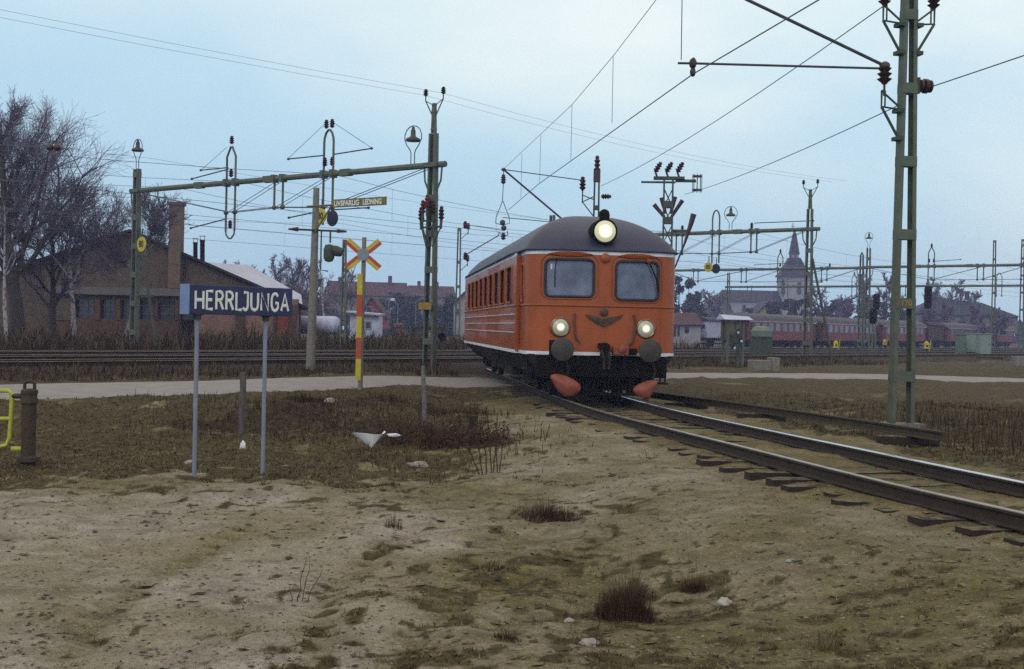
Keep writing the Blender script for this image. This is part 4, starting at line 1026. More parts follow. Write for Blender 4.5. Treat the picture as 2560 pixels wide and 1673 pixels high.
# ---- lone masts in the background
def lone_mast(px, D, ztop, w0, label, mat=m_green, arm=None):
    b = at(px, 845, D); b.z = zg(b.x, b.y, False)-.05
    T = thing('lattice_mast', label, 'mast', b, -.1, 'lone masts in the yard')
    battened('mast', T, 0, 0, ztop, w0, w0*.62, .18, [.8+1.5*k for k in range(int(ztop/1.5))]+[ztop-.1], .18, mat)
    for (dz, dx) in (arm or ()):
        q = MB().tube([(w0*.4,0,dz-.55),(dx,0,dz-.15)], .02, 4).tube([(dx,0,dz-.3),(dx,0,dz)], .03, 5); bo = q.build('bracket', mat, T)
        q = MB(); insulator(q, (dx,0,dz), .42, .14); q.build('insulator', m_insul, bo)
lone_mast(1143, 81, 7.4, .36, 'slim lattice mast at the rear left corner of the railcar', arm=((7.3,.55),(5.35,.55)))
lone_mast(2482, 118, 10.0, .40, 'twin channel mast near the right edge, left of its neighbour')
lone_mast(2553, 116, 10.0, .44, 'twin channel mast cut off by the right edge of the picture')
lone_mast(857, 66, 5.6, .30, 'thin green post behind the level crossing cross', arm=())
# registration triangle between the lone mast and the railcar roof
ra = thing('registration_arm', 'thin slanting arm with two insulators above the rear of the railcar roof', 'bracket arm')
MB().tube([at(1163,638,72), at(1248,588,72)], .03, 5).build('slant_rod', m_tube, ra); MB().tube([at(1166,562,72), at(1262,577,72)], .018, 4).build('tie_wire', m_wire, ra)
q = MB(); insulator(q, at(1163,572,72), .42, .15); insulator(q, at(1163,650,72), .42, .15); q.build('insulator', m_insul, ra)
q = MB().tube([at(1247,590,72),at(1246,580,72),at(1256,590,72),at(1270,588,72),at(1268,578,72)], .03, 5); insulator(q, at(1258,600,72), .4, .16); q.build('clamp', m_tube, ra)

si_ = thing('strain_insulator', 'pair of brown strain insulators hanging in the wires in front of the largest bare tree', 'insulator', at(135,368,52))
MB().tube([(-2.2,-.2,.02),(-.35,0,0),(.35,0,-.03),(1.0,.1,-.05)], .012, 5).build('wire_end', m_wire, si_)
for x in (-.16,.14): MB().lathe([(.03,-.15),(.11,-.12),(.14,-.02),(.14,.04),(.10,.12),(.03,.15)], 12, Matrix.Translation((x,0,-.01)) @ Matrix.Rotation(PI/2, 4, 'Y')).build('porcelain', m_insul, si_)
# ------------------------------------------------------------------ foreground signs, gate, posts
def gz(x, y): return zg(x, y)
# station name board
def name_board():
    a = math.radians(45); c, s = math.cos(a), math.sin(a)
    base = Vector((-3.82, 15.6, 0)); L_ = 1.48; z0, z1 = 1.575, 1.925
    T = thing('station_sign', 'dark blue station name board on two grey posts with white letters', 'station sign', (base.x, base.y, 0), a)
    D_ = .17
    b = MB().box((L_/2, D_/2, (z0+z1)/2), (L_, D_, z1-z0)).build('board', m_signblue, T, bevel=.006)
    MB().box((-.010, D_/2, (z0+z1)/2), (.014, D_+.03, z1-z0+.01)).build('end_cap', m_signside, T, bevel=.003)
    # hand drawn sans capitals: strokes on a unit-high cell
    GL = {'H':(.62,[[(0,0),(0,1)],[(.62,0),(.62,1)],[(0,.5),(.62,.5)]]),
     'E':(.48,[[(.48,0),(0,0),(0,1),(.48,1)],[(0,.52),(.42,.52)]]),
     'R':(.54,[[(0,0),(0,1),(.30,1),(.46,.93),(.53,.77),(.46,.60),(.30,.52),(0,.52)],[(.28,.52),(.56,0)]]),
     'L':(.44,[[(0,1),(0,0),(.44,0)]]),
     'J':(.40,[[(.05,1),(.40,1),(.40,.22),(.34,.06),(.20,0),(.06,.05),(0,.14)]]),
     'U':(.58,[[(0,1),(0,.26),(.08,.08),(.29,0),(.50,.08),(.58,.26),(.58,1)]]),
     'N':(.60,[[(0,0),(0,1),(.60,0),(.60,1)]]),
     'G':(.58,[[(.55,.84),(.44,.97),(.29,1),(.12,.93),(.02,.74),(0,.5),(.02,.26),(.12,.07),(.29,0),(.46,.05),(.57,.18),(.57,.45),(.34,.45)]]),
     'A':(.62,[[(0,0),(.31,1),(.62,0)],[(.11,.32),(.51,.32)]])}
    t = MB(); x = 0
    for ch in 'HERRLJUNGA':
        w_, strokes = GL[ch]
        for st in strokes: t.tube([(x+p, 0, q_) for p, q_ in st], .092, 8)
        x += w_+(.13 if ch == 'L' else .29)
    tot = x-.29; sc_ = .213
    sx = (L_-.15)/tot
    t.v = [(.085+v[0]*sx, v[1]*.03-.0025, (v[2]-.5)*sc_+(z0+z1)/2-.004) for v in t.v]
    t.build('lettering', m_letter, b, smooth=False)
    for tt in (.165, 1.14):
        gx, gy = base.x+c*tt-s*D_/2, base.y+s*tt+c*D_/2
        MB().cyl((tt, D_/2, gz(gx, gy)-.3),(tt, D_/2, z0-.03), .026, .026, 14).build('post', m_post, T)
        MB().lathe([(.045,-.06),(.045,-.01),(.075,0),(.075,.004)], 14, Matrix.Translation((tt, D_/2, z0-.006))).build('post_collar', m_greend, T)
name_board()
# level crossing cross
def crossing_sign():
    x, y = at(898,972,31.2).x, 31.2; z = gz(x, y)
    T = thing('level_crossing_sign', 'red and yellow level crossing cross on a striped post beside the gravel road', 'road sign', (x, y, z), .05)
    MB().cyl((.02,.0,-.3),(.05,0,3.60), .058, .052, 14).build('post', m_concrete, T)
    m = m_yellow
    hts = [.22,.73,1.23,1.73,2.24,2.74]
    for k in range(6-1): MB().box((-.03,-.066,(hts[k]+hts[k+1])/2),(.125,.02,hts[k+1]-hts[k]-.001)).build('stripe_panel', m_yellow if k % 2 == 0 else m_redpaint, T)
    zc = 3.19
    for sg in (-1,1):
        for end in (-1,1):
            Mx = Matrix.Translation((.04,-.085,zc)) @ Matrix.Rotation(-sg*math.radians(40), 4, 'Y')
            for k in (0,1):
                up = (.042 if k == 0 else -.042)*sg*end
                MB().box((end*.315, 0 if sg > 0 else -.012, up), (.37,.010,.082), M=Mx).build('cross_arm', m_yellow if k == 0 else m_redpaint, T)
    MB().lathe([(.14,0),(.14,.02),(.01,.022)], 24, Matrix.Translation((.04,-.098,zc)) @ Matrix.Rotation(PI/2, 4, 'X')).build('hub_plate', m_post, T)
crossing_sign()
# concrete pole with the warning sign and crossing lamp
def warning_pole():
    b = at(776,925,41.0); b.z = gz(b.x, b.y)-.1
    T = thing('concrete_pole', 'leaning concrete pole left of the level crossing cross carrying the warning sign', 'pole', b)
    ln = .022*1
    top = 5.75
    MB().tube([(0,0,0),(ln*top*.6,0,top)], [.15,.095], 16).build('pole', m_concrete, T)
    ax = Vector((.8,-.6,0))
    o = Vector((.06,-.12,5.18))
    MB().tube([o-ax*.35, o+ax*.85], .03, 6).build('sign_arm', m_olive, T)
    MB().tube([Vector((.05,-.11,4.35)), o+ax*.75], .03, 6).build('sign_brace', m_olive, T)
    sg = thing('warning_sign', 'olive warning sign with white lettering LIVSFARLIG LEDNING hung from the concrete pole', 'sign', b+o+ax*.78, math.atan2(ax.y, ax.x))
    L_ = 2.2
    MB().box((L_/2,0,.04),(L_,.03,.25)).build('plate', m_olive, sg, bevel=.005)
    for wd, u0, u1 in (('LIVSFARLIG',.06,1.10),('LEDNING',1.26,2.02)):
        t = text_mb(wd, .22, .002, bold=.006, align='LEFT'); xs = [v[0] for v in t.v]; zs = [v[2] for v in t.v]
        sx = (u1-u0)/(max(xs)-min(xs)); sz = .165/(max(zs)-min(zs))
        t.v = [((v[0]-min(xs))*sx+u0, v[1]-.019, (v[2]-min(zs))*sz-.045) for v in t.v]; t.build('lettering', m_letter, sg, smooth=False)
    MB().tube([(-.75,-.1,4.45),(1.05,-.1,4.41)], .035, 6).tube([(-.75,-.1,4.45),(-.45,-.1,4.45)], [.02,.075], 8).tube([(.75,-.1,4.42),(1.05,-.1,4.41)], [.06,.03], 8).build('cross_arm', m_rust, T)
    lp = thing('crossing_lamp', 'dark green hooded crossing lamp hanging below the warning sign', 'signal lamp', b+Vector((.55,-.1,3.95)))
    MB().tube([(0,0,.5),(0,0,.1)], .03, 6).tube([(-.28,0,.5),(-.28,0,-.75),(-.05,0,-.78)], .025, 6).build('bracket', m_greend, lp)
    MB().lathe([(.02,.06),(.12,.03),(.17,-.1),(.17,-.36),(.12,-.47),(.02,-.5)], 14, Matrix.Translation((-.03,.0,0)) @ Matrix.Scale(.8, 4, (0,1,0))).build('lamp_case', m_greend, lp)
    MB().lathe([(.15,0),(.165,.1),(.15,.22),(.12,.31),(.105,.31),(.12,.15),(.11,0)], 14, Matrix.Translation((.08,.0,-.12)) @ Matrix.Rotation(math.radians(105), 4, 'Y')).build('hood', m_greend, lp)
warning_pole()
# yellow gate at the left edge with its rusty post
def gate():
    p = Vector((-6.36,17.45,0)); p.z = gz(p.x, p.y)
    T = thing('gate_post', 'rusty iron gate post with a lifting eye in the grass at the left edge', 'post', p)
    MB().cyl((0,0,-.3),(0,0,.86), .095, .095, 18).build('pipe', m_rust, T)
    MB().lathe([(.095,0),(.115,.01),(.115,.06),(.10,.08),(.10,.13),(.11,.135),(.11,.18),(.08,.20)], 18, Matrix.Translation((0,0,.80))).build('cap', m_rust, T)
    MB().tube([(-.065,0,.98),(-.065,0,1.07),(-.03,0,1.10),(.03,0,1.10),(.065,0,1.07),(.065,0,.98)], .024, 8).build('lifting_eye', m_rust, T)
    MB().lathe([(.10,0),(.15,.02),(.15,.08),(.10,.10)], 18, Matrix.Translation((0,0,.02))).build('base_collar', m_rust, T)
    G = thing('tube_gate', 'yellow painted tube gate cut off by the left edge of the picture', 'gate', p+Vector((-.22,-.02,0)), math.radians(188))
    z0 = .24
    fr = MB().tube([(2.6,.0,.92),(.05,0,.97),(.0,0,.93),(.02,0,.36),(.06,0,.25),(.18,0,.22),(.30,0,.30),(.62,0,.52),(2.6,0,.52)], .030, 10).build('frame', m_yelgate, G)
    MB().tube([(.02,0,.60),(2.6,0,.56)], .028, 10).build('middle_rail', m_yelgate, G)
    for z in (.90,.20): MB().tube([(.0,0,z),(-.14,0,z)], .035, 8).build('hinge', m_rust if z > .5 else m_yelgate, G)
    pl_ = MB().lathe([(.10,0),(.12,.02),(.12,.05),(.10,.07)], 16, Matrix.Translation((.47,-.03,.16)) @ Matrix.Rotation(PI/2, 4, 'X')); pl_.build('wheel', m_yelgate, G)
gate()
# posts
def post(name, label, px, py, D, h, r0, r1, mat, lean=0, seed=1, n=7):
    x = at(px, py, D).x; z = gz(x, D); rnd = random.Random(seed)
    pts = [(x+lean*h*i/n+rnd.uniform(-1,1)*.006, D+rnd.uniform(-1,1)*.006, z-.2+(h+.2)*i/n) for i in range(n+1)]
    o = MB().tube(pts, [r0+(r1-r0)*i/n+rnd.uniform(-1,1)*.004 for i in range(n+1)], 8).build(name, mat); return tag(o, label, 'post')
post('fence_post', 'squat weathered fence post in the dark grass behind the name board', 604, 1110, 21.5, 1.02, .055, .05, m_wood, seed=3)
post('fence_post', 'slender pale birch stake standing in the brown thorn bush', 1063, 1072, 23.0, 1.15, .055, .032, M('pale_stake', (.17,.165,.18), (.09,.085,.09), scale=9, rough=.9), lean=-.05, seed=5, n=9)
o = MB().tube([(-1.36,22.9,.6),(-1.40,22.9,.95),(-1.37,22.95,1.35)], .012, 5).build('fence_post', m_wood); tag(o, 'thin dark rod above the birch stake in front of the gantry mast', 'post')
post('fence_post', 'dark stub post with a blackened head at the edge of the sand bank', 1183, 1085, 21.0, .42, .05, .075, m_bark, seed=6, n=3)
# litter and stones
def litter():
    D = 20.0; P = [at(878,1081,D), at(963,1078,D), at(948,1098,D-.05), at(931,1122,D-.1), at(918,1119,D-.12)]
    m = MB(); N = 12
    a, b, tipp = at(879,1082,D), at(964,1079,D+.1), at(928,1122,D-.05); zg0 = gz(tipp.x, tipp.y)
    dz = zg0-tipp.z+.01
    for off in (0,.006):
        for i in range(N+1):
            f = i/N; th = PI*1.15*f
            e = a.lerp(b, .5)+(b-a)*.5*(-math.cos(th))*1.0+Vector((0, -.16*math.sin(th)+off, .02*math.sin(th*2)))
            m.v.append(tuple(e+Vector((0,0,dz)))); m.v.append(tuple(tipp+Vector((.02*math.cos(th),off,dz))))
    for i in range(N): m.f.append((2*i,2*i+1,2*i+3,2*i+2)); k = 2*(N+1); m.f.append((k+2*i,k+2*i+2,k+2*i+3,k+2*i+1))
    o = m.build('paper_cone', m_litter); tag(o, 'crumpled white paper cone lying point down beside the brown thorn bush', 'litter')
    o = MB().blob(at(607,1122,19.5)+Vector((0,0,.02)), (.05,.04,.09), 4, .5).build('plastic_scrap', m_litter); tag(o, 'small white plastic scrap at the foot of the squat fence post', 'litter')
    o = MB().blob(at(985,1088,19.9), (.10,.03,.025), 7, .6).build('paper_scrap', m_litter); tag(o, 'small pale scrap just right of the paper cone', 'litter')
litter()
def stone(px, py, r, label, D=None, seed=1, mat=None):
    p = gnd(px, py, -.40) if D is None else at(px, py, D)
    p.z = gz(p.x, p.y)+r[2]*.25
    o = MB().blob(p, r, seed, .40, 18, 13).build('stone', mat or m_stone, ang=180); tag(o, label, 'stone', 'stones on the sand')
stone(1811,1487,(.048,.05,.042), 'rounded white stone alone on the right foreground sand', seed=2, mat=M('white_stone', (.42,.41,.38), (.30,.28,.25), scale=9, rough=.9))
stone(828,988,(.15,.12,.09), 'large pale boulder on the grassy mound left of the crossing cross', D=27.5, seed=3)
stone(1475,1590,(.062,.07,.022), 'flat grey stone in the bottom foreground below the dark clump', seed=5)
stone(475,1163,(.075,.06,.045), 'pale round stone just left of the right sign post foot', seed=7)
stone(1045,1160,(.16,.10,.05), 'low pale rock below the paper cone at the edge of the sand', seed=8)
stone(1530,1215,(.05,.05,.03), 'dark brown clod on the sandy slope below the track', seed=9, mat=M('dark_clod', (.05,.045,.03), rough=.95))
stone(1638,1230,(.07,.05,.02), 'pale flat pebble on the sandy slope right of the dark clod', seed=10)
stone(1423,1528,(.035,.03,.02), 'small yellowish pebble left of the big dark clump', seed=11)
stone(1975,1432,(.035,.03,.02), 'pale pebble near the right of the foreground below the sleepers', seed=14)
# ------------------------------------------------------------------ background buildings and rolling stock
m_brick = M('old_brick', (.112,.076,.052), (.056,.042,.032), scale=2.2, rough=.9, bump=.2, c3=(.085,.064,.044), lo=.3, hi=.7)
m_brickred = M('red_brick_pier', (.105,.052,.034), (.055,.032,.023), scale=3, rough=.9)
m_darkroof = M('tarred_roof', (.022,.018,.018), (.012,.010,.011), scale=2, rough=.9)
m_metalroof = M('pale_sheet_roof', (.42,.42,.53), (.33,.33,.42), scale=.7, rough=.5, bump=.05, bscale=2)
m_pink = M('pink_plaster', (.26,.145,.12), (.17,.095,.08), scale=1.4, rough=.9)
m_winglass = M('dark_window_glass', (.040,.042,.055), (.022,.022,.03), scale=1.5, rough=.15, spec=.6)
m_frame = M('old_window_frame', (.13,.12,.12), rough=.8)
m_palewhite = M('pale_painted_wall', (.48,.52,.70), (.38,.41,.56), scale=2, rough=.7)
m_redroof = M('red_tile_roof', (.085,.034,.032), (.052,.024,.024), scale=3, rough=.9)
m_redwood = M('falu_red_boards', (.20,.045,.030), (.14,.03,.022), scale=3, rough=.9)
m_plaster = M('cream_plaster', (.17,.16,.15), (.11,.105,.10), scale=2, rough=.9)
m_yelplaster = M('yellow_plaster', (.28,.23,.11), (.2,.165,.08), scale=2, rough=.9)
m_churchw = M('white_church_wall', (.30,.30,.33), (.22,.22,.25), scale=1, rough=.9)
m_slate = M('church_slate', (.024,.024,.038), (.015,.015,.026), scale=2, rough=.7)
def poly_wall(mb, P, off):
    n = len(P); P = [Vector(p) for p in P]; o = Vector(off)
    return mb.add([tuple(p) for p in P]+[tuple(p+o) for p in P], [tuple(range(n)), tuple(reversed(range(n,2*n)))]+[(i, i+n, (i+1) % n+n, (i+1) % n) for i in range(n)])
def rel(T, p): return Vector(p)-T.location
def px_box(T, name, mat, x0, y0, x1, y1, D, depth, bevel=0, label=None):
    a = rel(T, at(x0, y1, D)); b = rel(T, at(x1, y0, D))
    return MB().box(((a.x+b.x)/2, D-T.location.y+depth/2, (a.z+b.z)/2), (abs(b.x-a.x), depth, abs(b.z-a.z))).build(name, mat, T, label, bevel=bevel)
def engine_shed():
    T = thing('engine_shed', 'old brick engine shed with a broad gable behind the station name board', 'building', (-22,80,.1))
    D = 80.0
    face = [(-60,880),(-60,704),(110,650),(324,583),(619,711),(752,769),(752,880)]
    back = Vector((-4,13,0))
    m = MB(); poly_wall(m, [rel(T, at(*p, D)) for p in face], back); m.build('wall', m_brick, T)
    for pts, nm in (([(-85,712),(324,579)],'roof'),([(324,579),(622,708),(770,774)],'roof')):
        m = MB()
        for (a, b) in zip(pts, pts[1:]):
            A, B = rel(T, at(*a, D-.5)), rel(T, at(*b, D-.5)); up = Vector((0,0,.16))
            m.hexa([A, B, B+back*1.08, A+back*1.08], [A+up, B+up, B+back*1.08+up, A+back*1.08+up])
        m.build(nm, m_darkroof, T)
    # pale sheet roof of the wing behind
    W_ = [rel(T, at(505,655,80.8)), rel(T, at(622,663,93)), rel(T, at(753,737,93)), rel(T, at(757,769,80.8))]
    m = MB(); poly_wall(m, W_, (0,0,-.14)); m.build('wing_roof', m_metalroof, T, 'pale sheet roof over the rear wing')
    a, b = W_[3]+Vector((-.25,.2,-.16)), W_[2]+Vector((-.25,-.2,-.16)); g_ = Vector((0,0,-3.2))
    m = MB(); poly_wall(m, [a, b, b+Vector((0,0,-4.4)), a+g_], (-.3,0,0)); m.build('wall', m_brickred, T)
    # chimney and flues
    ch = px_box(T, 'chimney', M('chimney_brick', (.150,.105,.078), (.10,.07,.055), scale=3, rough=.9, bump=.2), 419, 511, 453, 720, 79.3, .85)
    px_box(T, 'chimney_cap', m_brick, 416.5, 505, 455.5, 512, 79.2, 1.05)
    a = rel(T, at(415,529,79.2)); MB().tube([(a.x+.14*math.cos(k*PI/8), a.y, a.z+.14*math.sin(k*PI/8)) for k in range(16)], .025, 5, closed=True).build('chimney_ring', m_rust, T)
    for (x0,y0,x1) in ((483,606,494),(500,600,512)):
        p = rel(T, at((x0+x1)/2, 690, 80.6)); q_ = rel(T, at((x0+x1)/2, y0, 80.6)); r = (x1-x0)/2*80.6/F
        fl = MB().cyl(p, q_, r, r, 12).lathe([(r*1.15,-.1),(r*1.15,.0)], 12, Matrix.Translation(q_)).build('flue_pipe', m_black, T)
        for dx in (-r*.9, r*.9): MB().tube([q_+Vector((dx,0,0)), q_+Vector((dx,0,.22))], .015, 4).build('cowl_strut', m_black, fl)
        MB().box(q_+Vector((0,0,.23)), (r*2.4,r*2.4,.03)).build('cowl', m_metalroof, fl)
    # lean-to front with pilasters and windows
    DD = 78.6
    px_box(T, 'ledge_roof', m_frame, 118, 722, 452, 734, DD-.35, 1.7)
    px_box(T, 'lintel_band', m_brickred, 125, 734, 447, 746, DD, 1.2)
    px_box(T, 'low_wall', m_brickred, 125, 800, 447, 868, DD, 1.2)
    for x0, x1, mt in ((125,188,m_brick),(236,250,m_brickred),(288,301,m_brickred),(340,349,m_brickred),(386,394,m_brickred),(436,447,m_brickred)):
        px_box(T, 'pilaster', mt, x0, 746, x1, 800, DD-.06, 1.2)
    for x0, x1 in ((188,236),(250,288),(301,340),(349,386),(394,436)):
        w_ = px_box(T, 'window', m_winglass, x0, 746, x1, 800, DD+.35, .1)
        for k in (1,2): xm = x0+(x1-x0)*k/3; px_box(T, 'glazing_bar', m_frame, xm-.8, 746, xm+.8, 800, DD+.30, .05)
        for ym in (764,785): px_box(T, 'glazing_bar', m_frame, x0, ym-.8, x1, ym+.8, DD+.29, .04)
    # pink plaster front right part
    px_box(T, 'plaster_wall', m_pink, 484, 748, 742, 878, 79.0, .9)
    for x0, x1 in ((587,611),(681,690),(722,742)): px_box(T, 'pilaster', m_brickred, x0, 762, x1, 872, 78.8, .5)
    px_box(T, 'gate_leaf', m_redwood, 690, 790, 722, 872, 78.95, .2)
    px_box(T, 'window', m_winglass, 455, 746, 484, 800, 79.2, .2)
engine_shed()
def tank():
    a, b = at(700,811,92), at(838,812,88); T = thing('fuel_tank', 'white lying cylindrical tank behind the brush beside the pale hut', 'tank', (a.x,a.y,0))
    d = (b-a); r = .62; d.z = 0; L_ = d.length; Mx = Matrix.Translation((0,0,a.z)) @ d.to_track_quat('Z','Y').to_matrix().to_4x4()
    MB().lathe([(.05,-.22),(.35,-.18),(.55,-.06),(r,.1),(r,L_-.1),(.55,L_+.08),(.35,L_+.2),(.05,L_+.24)], 24, Mx).build('shell', m_palewhite, T)
    for f in (.2,.8): p = d*f; MB().box((p.x,p.y,a.z-.75),(.3,.9,.9),rz=math.atan2(d.y,d.x)).build('saddle', m_concrete, T)
tank()
def hut():
    p = at(906,846,88); T = thing('hut', 'small pale blue hut with a flat overhanging roof behind the crossbuck post', 'hut', (p.x,p.y,p.z-.35)); D = 88
    px_box(T, 'wall', m_palewhite, 874, 789, 947, 858, D, 2.6)
    R_ = [rel(T, at(860,781,D-.5)), rel(T, at(950,789,D-.5))]
    m = MB(); poly_wall(m, [R_[0], R_[1], R_[1]+Vector((0,3.4,.05)), R_[0]+Vector((0,3.4,.05))], (0,0,.10)); m.build('roof', m_metalroof, T)
    w_ = px_box(T, 'window', m_winglass, 915, 806, 926, 821, D-.03, .08)
    for (x0,y0,x1,y1) in ((912.5,803.5,928.5,806),(912.5,821,928.5,823.5),(912.5,806,915,821),(926,806,928.5,821)): px_box(T, 'window_frame', m_churchw, x0,y0,x1,y1, D-.05, .08)
    px_box(T, 'door', m_winglass, 904, 803, 911, 846, D-.03, .08)
hut()
def gable_house(name, label, x0, x1, yr, ye, yb, D, depth, wall, roof, wins=(), xr=None, dx=0, ch=()):
    p = at((x0+x1)/2, yb, D); T = thing(name, label, 'house', p, 0, None); xr = xr if xr is not None else (x0+x1)/2
    bk = Vector((dx, depth, 0))
    m = MB(); poly_wall(m, [rel(T, at(*q, D)) for q in ((x0,yb+8),(x0,ye),(xr,yr),(x1,ye),(x1,yb+8))], bk); m.build('wall', wall, T)
    for (xa, xb) in ((x0,xr),(x1,xr)):
        o = (xa-xr)*.10
        A, B = rel(T, at(xa+o, ye+(ye-yr)*.10, D-.4)), rel(T, at(xb, yr, D-.4)); up = Vector((0,0,.22)); m = MB()
        m.hexa([A, B, B+bk*1.05, A+bk*1.05], [A+up, B+up, B+bk*1.05+up, A+bk*1.05+up]); m.build('roof', roof, T)
    for (a, b_, c, d) in wins:
        f = px_box(T, 'window', m_churchw, a-1.2, b_-1.2, c+1.2, d+1.2, D-.08, .1); px_box(T, 'pane', m_winglass, a, b_, c, d, D-.12, .1)
    for (a, b_, c, d, dd) in ch: px_box(T, 'chimney', m_brick, a, b_, c, d, D+dd, 1.2)
    return T
def long_house(name, label, x0, x1, yr, ye, yb, D, wall, roof, ch=(), wins=(), yr2=None, ye2=None, D2=None, hip=0):
    """eaves side towards the camera; the right end may stand farther away"""
    D2 = D2 or D; yr2 = yr2 if yr2 is not None else yr; ye2 = ye2 if ye2 is not None else ye
    p = at((x0+x1)/2, yb, D); T = thing(name, label, 'house', p)
    A, B = at(x0,ye,D), at(x1,ye2,D2); d = (B-A); d.z = 0; nrm = Vector((-d.y,d.x,0)).normalized(); w2 = 9.0
    zb = at(x0,yb+10,D).z
    q = [rel(T,v) for v in (A,B,B+nrm*w2,A+nrm*w2)]
    low = [Vector((v.x,v.y,zb-T.location.z)) for v in q]
    MB().hexa(low, q).build('wall', wall, T)
    R0, R1 = at(x0,yr,D), at(x1,yr2,D2); u = d.normalized()
    r0 = rel(T, Vector((A.x,A.y,R0.z))+nrm*w2/2+u*hip); r1 = rel(T, Vector((B.x,B.y,R1.z))+nrm*w2/2-u*hip)
    ov = nrm*.5; e0, e1, e2, e3 = q[0]-ov-u*.4, q[1]-ov+u*.4, q[2]+ov+u*.4, q[3]+ov-u*.4
    m = MB(); m.add([e0,e1,e2,e3,r0,r1], [(0,1,5,4),(2,3,4,5),(1,2,5),(3,0,4),(3,2,1,0)]); m.build('roof', roof, T, smooth=False)
    for (a, t_, b_) in ch:
        DD = D+(D2-D)*(a-x0)/(x1-x0)+3.5; px_box(T, 'chimney', roof, a, t_, b_, t_+22, DD, 1.3)
    for (a, t_, b_, bt) in wins:
        DD = D+(D2-D)*((a+b_)/2-x0)/(x1-x0); px_box(T, 'window', m_winglass, a, t_, b_, bt, DD-.12, .1)
    return T
long_house('apartment_house', 'long apartment house with red tile roof and three chimneys on the left skyline', 812, 1012, 700, 738, 775, 285, m_plaster, m_redroof, ch=((903,690,911),(970,690,979),(845,693,853)), wins=tuple((826+k*22,742,834+k*22,752) for k in range(8)), yr2=706, ye2=741)
long_house('apartment_house', 'second apartment house lower on the skyline left of the railcar', 1016, 1132, 712, 741, 775, 300, m_plaster, m_redroof, ch=((1043,703,1051),(1089,705,1096)), wins=tuple((1026+k*20,744,1033+k*20,753) for k in range(5)), yr2=715, ye2=743)
gable_house('red_house', 'dark red wooden gable house with white windows above the pale hut', 896, 962, 744, 792, 815, 190, 8, m_redwood, m_redroof, wins=((917,768,929,782),(934,775,940,783)), xr=928)
gable_house('white_house', 'small white house with a brown roof partly hidden by the railcar rear', 1134, 1205, 726, 758, 840, 150, 9, m_churchw, m_redroof, wins=((1142,772,1149,786),))
gable_house('brown_cottage', 'low dark cottage with pale gable in front of the trees right of the engine shed', 742, 812, 735, 772, 812, 150, 9, m_brick, m_redroof, wins=((752,780,758,792),), xr=752)
# right side
long_house('red_roofed_house', 'low red roofed house with a white wall just right of the railcar', 1600, 1752, 781, 812, 846, 155, m_churchw, m_redroof, wins=((1684,817,1690,840),(1694,817,1699,840),(1712,818,1722,832)))
gable_house('grey_house', 'grey gabled house with yellowish front left of the church', 1752, 1832, 738, 783, 800, 265, 12, m_plaster, m_slate, wins=((1776,780,1784,790),(1800,780,1808,790)), xr=1806)
gable_house('yellow_house', 'pale yellow gabled house in front of the church nave', 1893, 1952, 755, 784, 800, 255, 10, m_yelplaster, m_slate, wins=((1915,775,1922,784),(1927,775,1933,784)))
long_house('large_house', 'large grey house with a broad dark hipped roof behind the coaches at right', 2290, 2545, 741, 783, 818, 235, m_plaster, m_slate, ch=((2335,731,2342),(2418,728,2424)), wins=tuple((2306+k*24,786,2314+k*24,799) for k in range(9)), yr2=757, ye2=793, hip=5)
